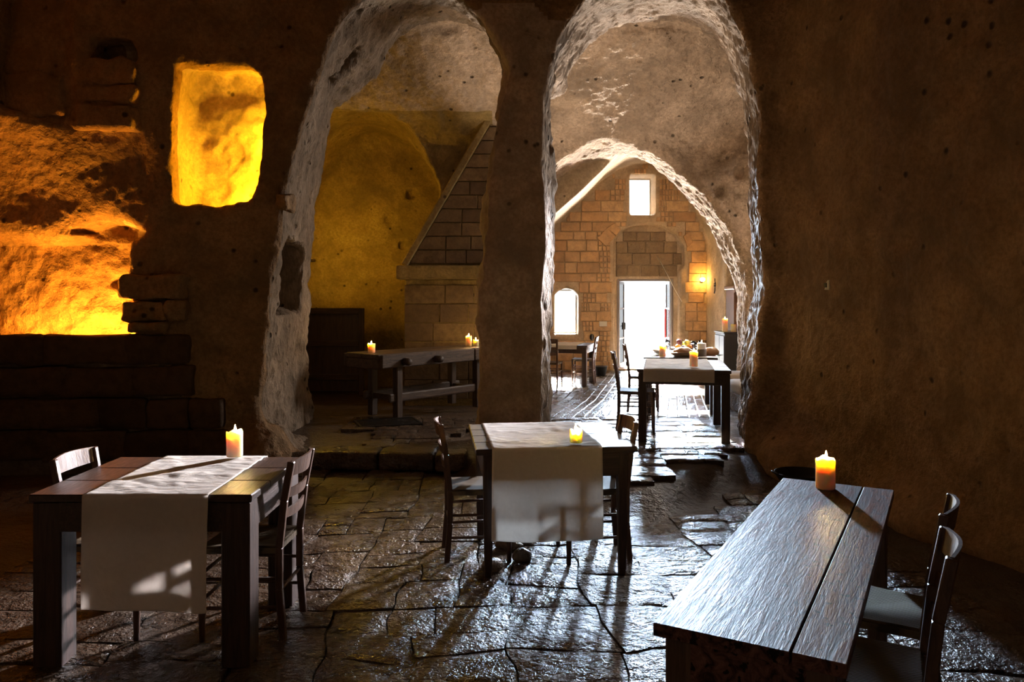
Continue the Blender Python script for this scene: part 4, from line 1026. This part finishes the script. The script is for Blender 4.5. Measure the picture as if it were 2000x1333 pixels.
def fruit(loc, r, mt, label, cat):
    t = thing(cat, label, cat, loc, 0, 'fruit in the bowl')
    MB().lathe([(0, 0.0), (r*0.5, r*0.1), (r*0.88, r*0.5), (r, r), (r*0.85, r*1.5), (r*0.45, r*1.85), (r*0.1, r*1.84), (0, r*1.8)], 16).build('flesh', M[mt], t, True)
    MB().tube([(0, 0, r*1.78), (0.004, 0.002, r*2.0)], 0.0025, 5).build('stem', M['wick'], t)
fruit(onT5(-0.02, -0.10, 0.055), 0.042, 'orange_fruit', 'orange at the front left of the fruit bowl', 'orange')
fruit(onT5(0.13, -0.09, 0.058), 0.040, 'orange_fruit', 'orange at the front right of the fruit bowl', 'orange')
fruit(onT5(0.055, -0.13, 0.055), 0.036, 'plum', 'dark plum low at the front of the fruit bowl', 'plum')
fruit(onT5(0.10, -0.04, 0.115), 0.040, 'pear', 'green pear near the top of the fruit heap', 'pear')
fruit(onT5(0.0, -0.03, 0.125), 0.040, 'plum', 'dark plum at the very top of the fruit heap', 'plum')
fruit(onT5(0.15, 0.0, 0.07), 0.040, 'plum', 'dark plum at the right of the fruit heap', 'plum')
def plate(loc, r, label, bowl=False, mt='ceramic', h_=0.018):
    t = thing('soup_bowl' if bowl else 'plate', label, 'bowl' if bowl else 'plate', loc, 0, 'white crockery on the laid table')
    if bowl: pr = [(0, 0.006), (r*0.45, 0.006), (r*0.5, 0.012), (r*0.9, 0.045), (r, 0.06), (r*0.97, 0.062), (r*0.85, 0.05), (r*0.45, 0.018), (0, 0.016)]
    else: pr = [(0, 0.005), (r*0.55, 0.005), (r*0.65, 0.009), (r, h_), (r*0.985, h_+0.003), (r*0.66, 0.013), (r*0.55, 0.010), (0, 0.010)]
    MB().lathe(pr, 28).build('dish', M[mt], t, True)
    MB().lathe([(r*0.38, 0), (r*0.46, 0), (r*0.46, 0.007), (r*0.38, 0.007)], 24).build('foot_ring', M[mt], t, True)
plate(onT5(-0.26, -0.30), 0.13, 'white plate under the bowl at the left of the laid table')
plate(onT5(-0.26, -0.30, 0.015), 0.10, 'white soup bowl on the plate at the left of the laid table', True)
plate(onT5(-0.27, 0.12), 0.13, 'white plate at the back left of the laid table')
plate(onT5(0.33, 0.15), 0.13, 'white plate at the back right of the laid table')
o = tag(MB().box((0, 0, 0.003), (0.22, 0.12, 0.004), 0.001).build('paper_napkin', M['paper']), 'flat white paper napkin at the right front of the laid table', 'napkin'); o.location = onT5(0.34, -0.56); o.rotation_euler = (0, 0, math.radians(-8))
o = tag(MB().box((0, 0, 0.006), (0.16, 0.10, 0.011), 0.003).build('folded_napkin', M['dark_paper']), 'dark folded napkin at the left front of the laid table', 'napkin'); o.location = onT5(-0.36, -0.5); o.rotation_euler = (0, 0, 0.2)
def wineglass(loc, label):
    t = thing('wine_glass', label, 'glass', loc, 0, 'glasses on the laid table')
    MB().lathe([(0, 0), (0.032, 0), (0.032, 0.003), (0.006, 0.006), (0.004, 0.012), (0.004, 0.07), (0, 0.07)], 16).build('stem', M['drink_glass'], t, True)
    MB().lathe([(0, 0.07), (0.006, 0.07), (0.03, 0.09), (0.037, 0.12), (0.033, 0.165), (0.0315, 0.165), (0.035, 0.12), (0.028, 0.093), (0, 0.078)], 16).build('cup', M['drink_glass'], t, True)
for k, (lx, ly, lb) in enumerate(((0.22, -0.20, 'wine glass nearest the wrapped candle'), (0.19, 0.12, 'wine glass behind the fruit bowl, middle of the laid table'), (0.30, 0.34, 'wine glass at the back right of the laid table'), (-0.15, 0.32, 'wine glass at the back left of the laid table'))): wineglass(onT5(lx, ly), lb)

# ------------------------------------------------------------------ other things of the hall
cb = thing('cabinet', 'dark cabinet with white candles against the right wall of the hall', 'cabinet', (4.0, 14.0, 0.0))
MB().box((0, 0, 0.50), (0.42, 0.62, 0.92), 0.006).build('body', M['cabinet_paint'], cb)
MB().box((0, 0, 0.975), (0.46, 0.66, 0.03), 0.006).build('top', M['cabinet_paint'], cb)
MB().box((0, 0, 0.02), (0.38, 0.58, 0.04), 0.0).build('plinth', M['wood_dark_x'], cb)
for s in (-1, 1):
    d_ = MB().box((-0.215, s*0.152, 0.5), (0.016, 0.29, 0.84), 0.004).build('door', M['cabinet_paint'], cb)
    MB().tube([(-0.225, s*0.03, 0.55), (-0.245, s*0.03, 0.55)], 0.012, 10).build('knob', M['iron'], d_, True)
candle((3.84, 13.85, 0.991), 0.05, 0.23, 'left one of the candles on the hall cabinet', group='candles on the hall cabinet')
candle((4.13, 13.85, 0.991), 0.055, 0.23, 'right one of the candles on the hall cabinet', group='candles on the hall cabinet')
candle((3.97, 13.76, 0.991), 0.05, 0.13, 'short unlit candle between the two on the hall cabinet', lit=False, group='candles on the hall cabinet')
wd_ = thing('wardrobe', 'dark reddish wooden wardrobe in the wall alcove behind the cabinet', 'wardrobe', (4.50, 14.85, 0.0))
MB().box((0, 0, 0.9), (0.56, 0.6, 1.7), 0.01).build('body', M['wood_red'], wd_)
MB().box((0, 0, 1.79), (0.62, 0.68, 0.07), 0.015).build('cornice', M['wood_red'], wd_)
MB().box((0, 0, 0.04), (0.6, 0.64, 0.08), 0.01).build('plinth', M['wood_red'], wd_)
for s in (-1, 1):
    d_ = MB().box((s*0.155, -0.305, 0.92), (0.29, 0.02, 1.55), 0.005).build('door', M['wood_red'], wd_)
    MB().box((s*0.155, -0.317, 1.0), (0.18, 0.012, 1.1), 0.004).build('panel', M['wood_red'], d_)
def cushion(loc, d_, label, rz=0):
    mb = MB(); mb.box((0, 0, d_[2]/2), d_, min(d_)*0.42, seg=5); o = mb.build('cushion', M['cushion'], None, True); o.location = loc; o.rotation_euler = (0, 0, rz); return tag(o, label, 'cushion', 'pale cushions on the wall bench')
bn = thing('wall_bench', 'low stone bench under pale cushions right of the laid table', 'bench', (3.24, 10.45, 0.09))
MB().box((0, 0, 0.14), (0.62, 1.6, 0.26), 0.03, seg=2).build('bench_block', M['limestone'], bn)
cushion((3.2, 10.0, 0.355), (0.66, 0.6, 0.17), 'nearer pale rounded cushion on the wall bench')
cushion((3.22, 10.85, 0.355), (0.62, 0.75, 0.19), 'farther pale cushion on the wall bench')
bu = thing('bucket', 'black plastic bucket on the hall floor beside the end wall', 'bucket', (1.80, 15.7, 0.0))
MB().lathe([(0, 0.01), (0.105, 0.01), (0.115, 0.02), (0.15, 0.19), (0.158, 0.19), (0.158, 0.20), (0.145, 0.20), (0.11, 0.03), (0, 0.025)], 24).build('body', M['black_plastic'], bu, True)
MB().tube([(0.15*math.cos(a), 0.15*math.sin(a), 0.195-0.05*math.sin((a)*1.0)) for a in np.linspace(0, math.pi, 14)], 0.005, 6).build('handle', M['iron'], bu, True)
p1, p2 = at(1170, 628, WY-0.03), at(1185, 638, WY-0.03)
o = tag(MB().box((0, 0, 0), (0.17, 0.012, 0.115), 0.004).build('wall_plaque', M['plastic_white']), 'small pale plaque on the end wall left of the door', 'plaque'); o.location = at(1178, 633, WY-0.042)
o = MB().lathe([(0, 0), (0.055, 0), (0.06, 0.01), (0.045, 0.03), (0, 0.036)], 20).build('iron_fitting', M['iron'], None, True); o.location = at(1156, 659, WY-0.03); o.rotation_euler = (math.pi/2, 0, 0); o.scale = (0.8, 1.2, 1)
tag(o, 'dark oval iron fitting on the end wall above the far chair', 'fitting')
# wall sconce by the right corner
sc = thing('wall_sconce', 'glowing wall sconce beside the door in the hall corner', 'lamp', at(1370, 549, WY-0.03))
MB().box((0, 0.0, 0), (0.06, 0.03, 0.09), 0.006).build('back_plate', M['iron'], sc)
MB().tube([(0, -0.01, -0.02), (0, -0.06, -0.03), (0, -0.09, 0.0)], 0.008, 8).build('arm', M['iron'], sc, True)
MB().lathe([(0, 0), (0.035, 0.01), (0.055, 0.04), (0.05, 0.07), (0.02, 0.085), (0, 0.088)], 16, (0, -0.10, -0.02)).build('bulb', M['bulb'], sc, True)
hk = thing('iron_hook', 'wrought iron ornament hanging on the lit hall wall right of the sconce', 'ornament', (4.22, 15.9, 1.75))
mb = MB(); mb.tube([(-0.02, 0.05*math.cos(a), 0.05*math.sin(a)+0.12) for a in np.linspace(-1.2, 4.4, 16)], 0.011, 8); mb.build('ring', M['iron'], hk, True)
MB().tube([(-0.02, 0, 0.07), (-0.02, 0, 0.0), (-0.03, 0.02, -0.06)], 0.012, 8).build('shaft', M['iron'], hk, True); MB().tube([(-0.02, 0, 0.17), (-0.02, 0, 0.25)], 0.01, 8).build('pin', M['iron'], hk, True)
# cord hanging across the doorway
tag(MB().tube([at(1284, 500, WY+0.15), at(1305, 540, WY-0.0), at(1318, 566, WY-0.06), at(1332, 590, WY-0.05)], 0.006, 6).build('cord', M['paper'], None, True), 'thin pale cord slanting across the top right of the doorway', 'cord')
o = MB().box((0, 0, 0), (0.024, 0.10, 0.66), 0.008).build('red_towel', M['red_cloth']); tag(o, 'red cloth hanging on the right door leaf', 'cloth'); o.location = (x1_-0.05-0.034, WY+0.34+0.40, 1.02)
# light switch on the right wall
p = hit(1617, 557); 
ls = thing('light_switch', 'small square light switch on the right wall', 'switch', p+Vector((-0.012, -0.004, 0)), math.radians(-80))
MB().box((0, 0, 0), (0.085, 0.012, 0.085), 0.004).build('plate', M['plastic_white'], ls); MB().box((-0.005, -0.008, -0.002), (0.035, 0.012, 0.04), 0.003).build('rocker', M['black_plastic'], ls)
# dark pan on the floor at the foot of the right wall
pn = thing('metal_pan', 'dark shallow two-handled pan on the floor behind the narrow table candle', 'pan', (2.40, 6.35, 0.09))
MB().lathe([(0, 0.0), (0.16, 0.0), (0.19, 0.03), (0.215, 0.075), (0.22, 0.078), (0.222, 0.07), (0.2, 0.03), (0.17, -0.008), (0, -0.008)], 28).build('body', M['iron'], pn, True)
for s in (-1, 1): MB().tube([(s*(0.215+0.03*math.sin(a)), 0.06*math.cos(a), 0.07+0.012*math.sin(a)) for a in np.linspace(0, math.pi, 9)], 0.008, 6).build('handle', M['iron'], pn, True)
# loose stones under the central table
def stone(loc, d_, seed, label, rz):
    mb = MB(); bmesh.ops.create_icosphere(mb.bm, subdivisions=3, radius=1)
    A = np.array([v.co[:] for v in mb.bm.verts]); D = fbm(A*1.6+seed, [(1, 0.16), (2.5, 0.08)], seed)
    for v, k in zip(mb.bm.verts, D): v.co = Vector(((v.co.x*(1+k))*d_[0], v.co.y*(1+k)*d_[1], (max(-0.6, v.co.z*(1+k))+0.6)*d_[2]))
    o = mb.build('loose_stone', M['rubble'], None, True); o.location = loc; o.rotation_euler = (0, 0, rz); tag(o, label, 'stone', 'loose stones under the central table')
stone((-0.02, 4.92, 0.0), (0.09, 0.05, 0.045), 3, 'flat oblong loose stone under the central table', -0.2)
stone((0.06, 4.70, 0.0), (0.06, 0.05, 0.05), 5, 'rounded pale loose stone in front of the oblong one', 0.4)
stone((-0.12, 4.52, 0.0), (0.07, 0.06, 0.05), 8, 'dark lumpy loose stone beside the chair leg', 1.0)
stone((0.08, 5.15, 0.0), (0.10, 0.08, 0.07), 12, 'farthest loose stone behind the oblong one', 0.2)
print('stones', c1, c2, len(STRUCT['wall_end'].children))
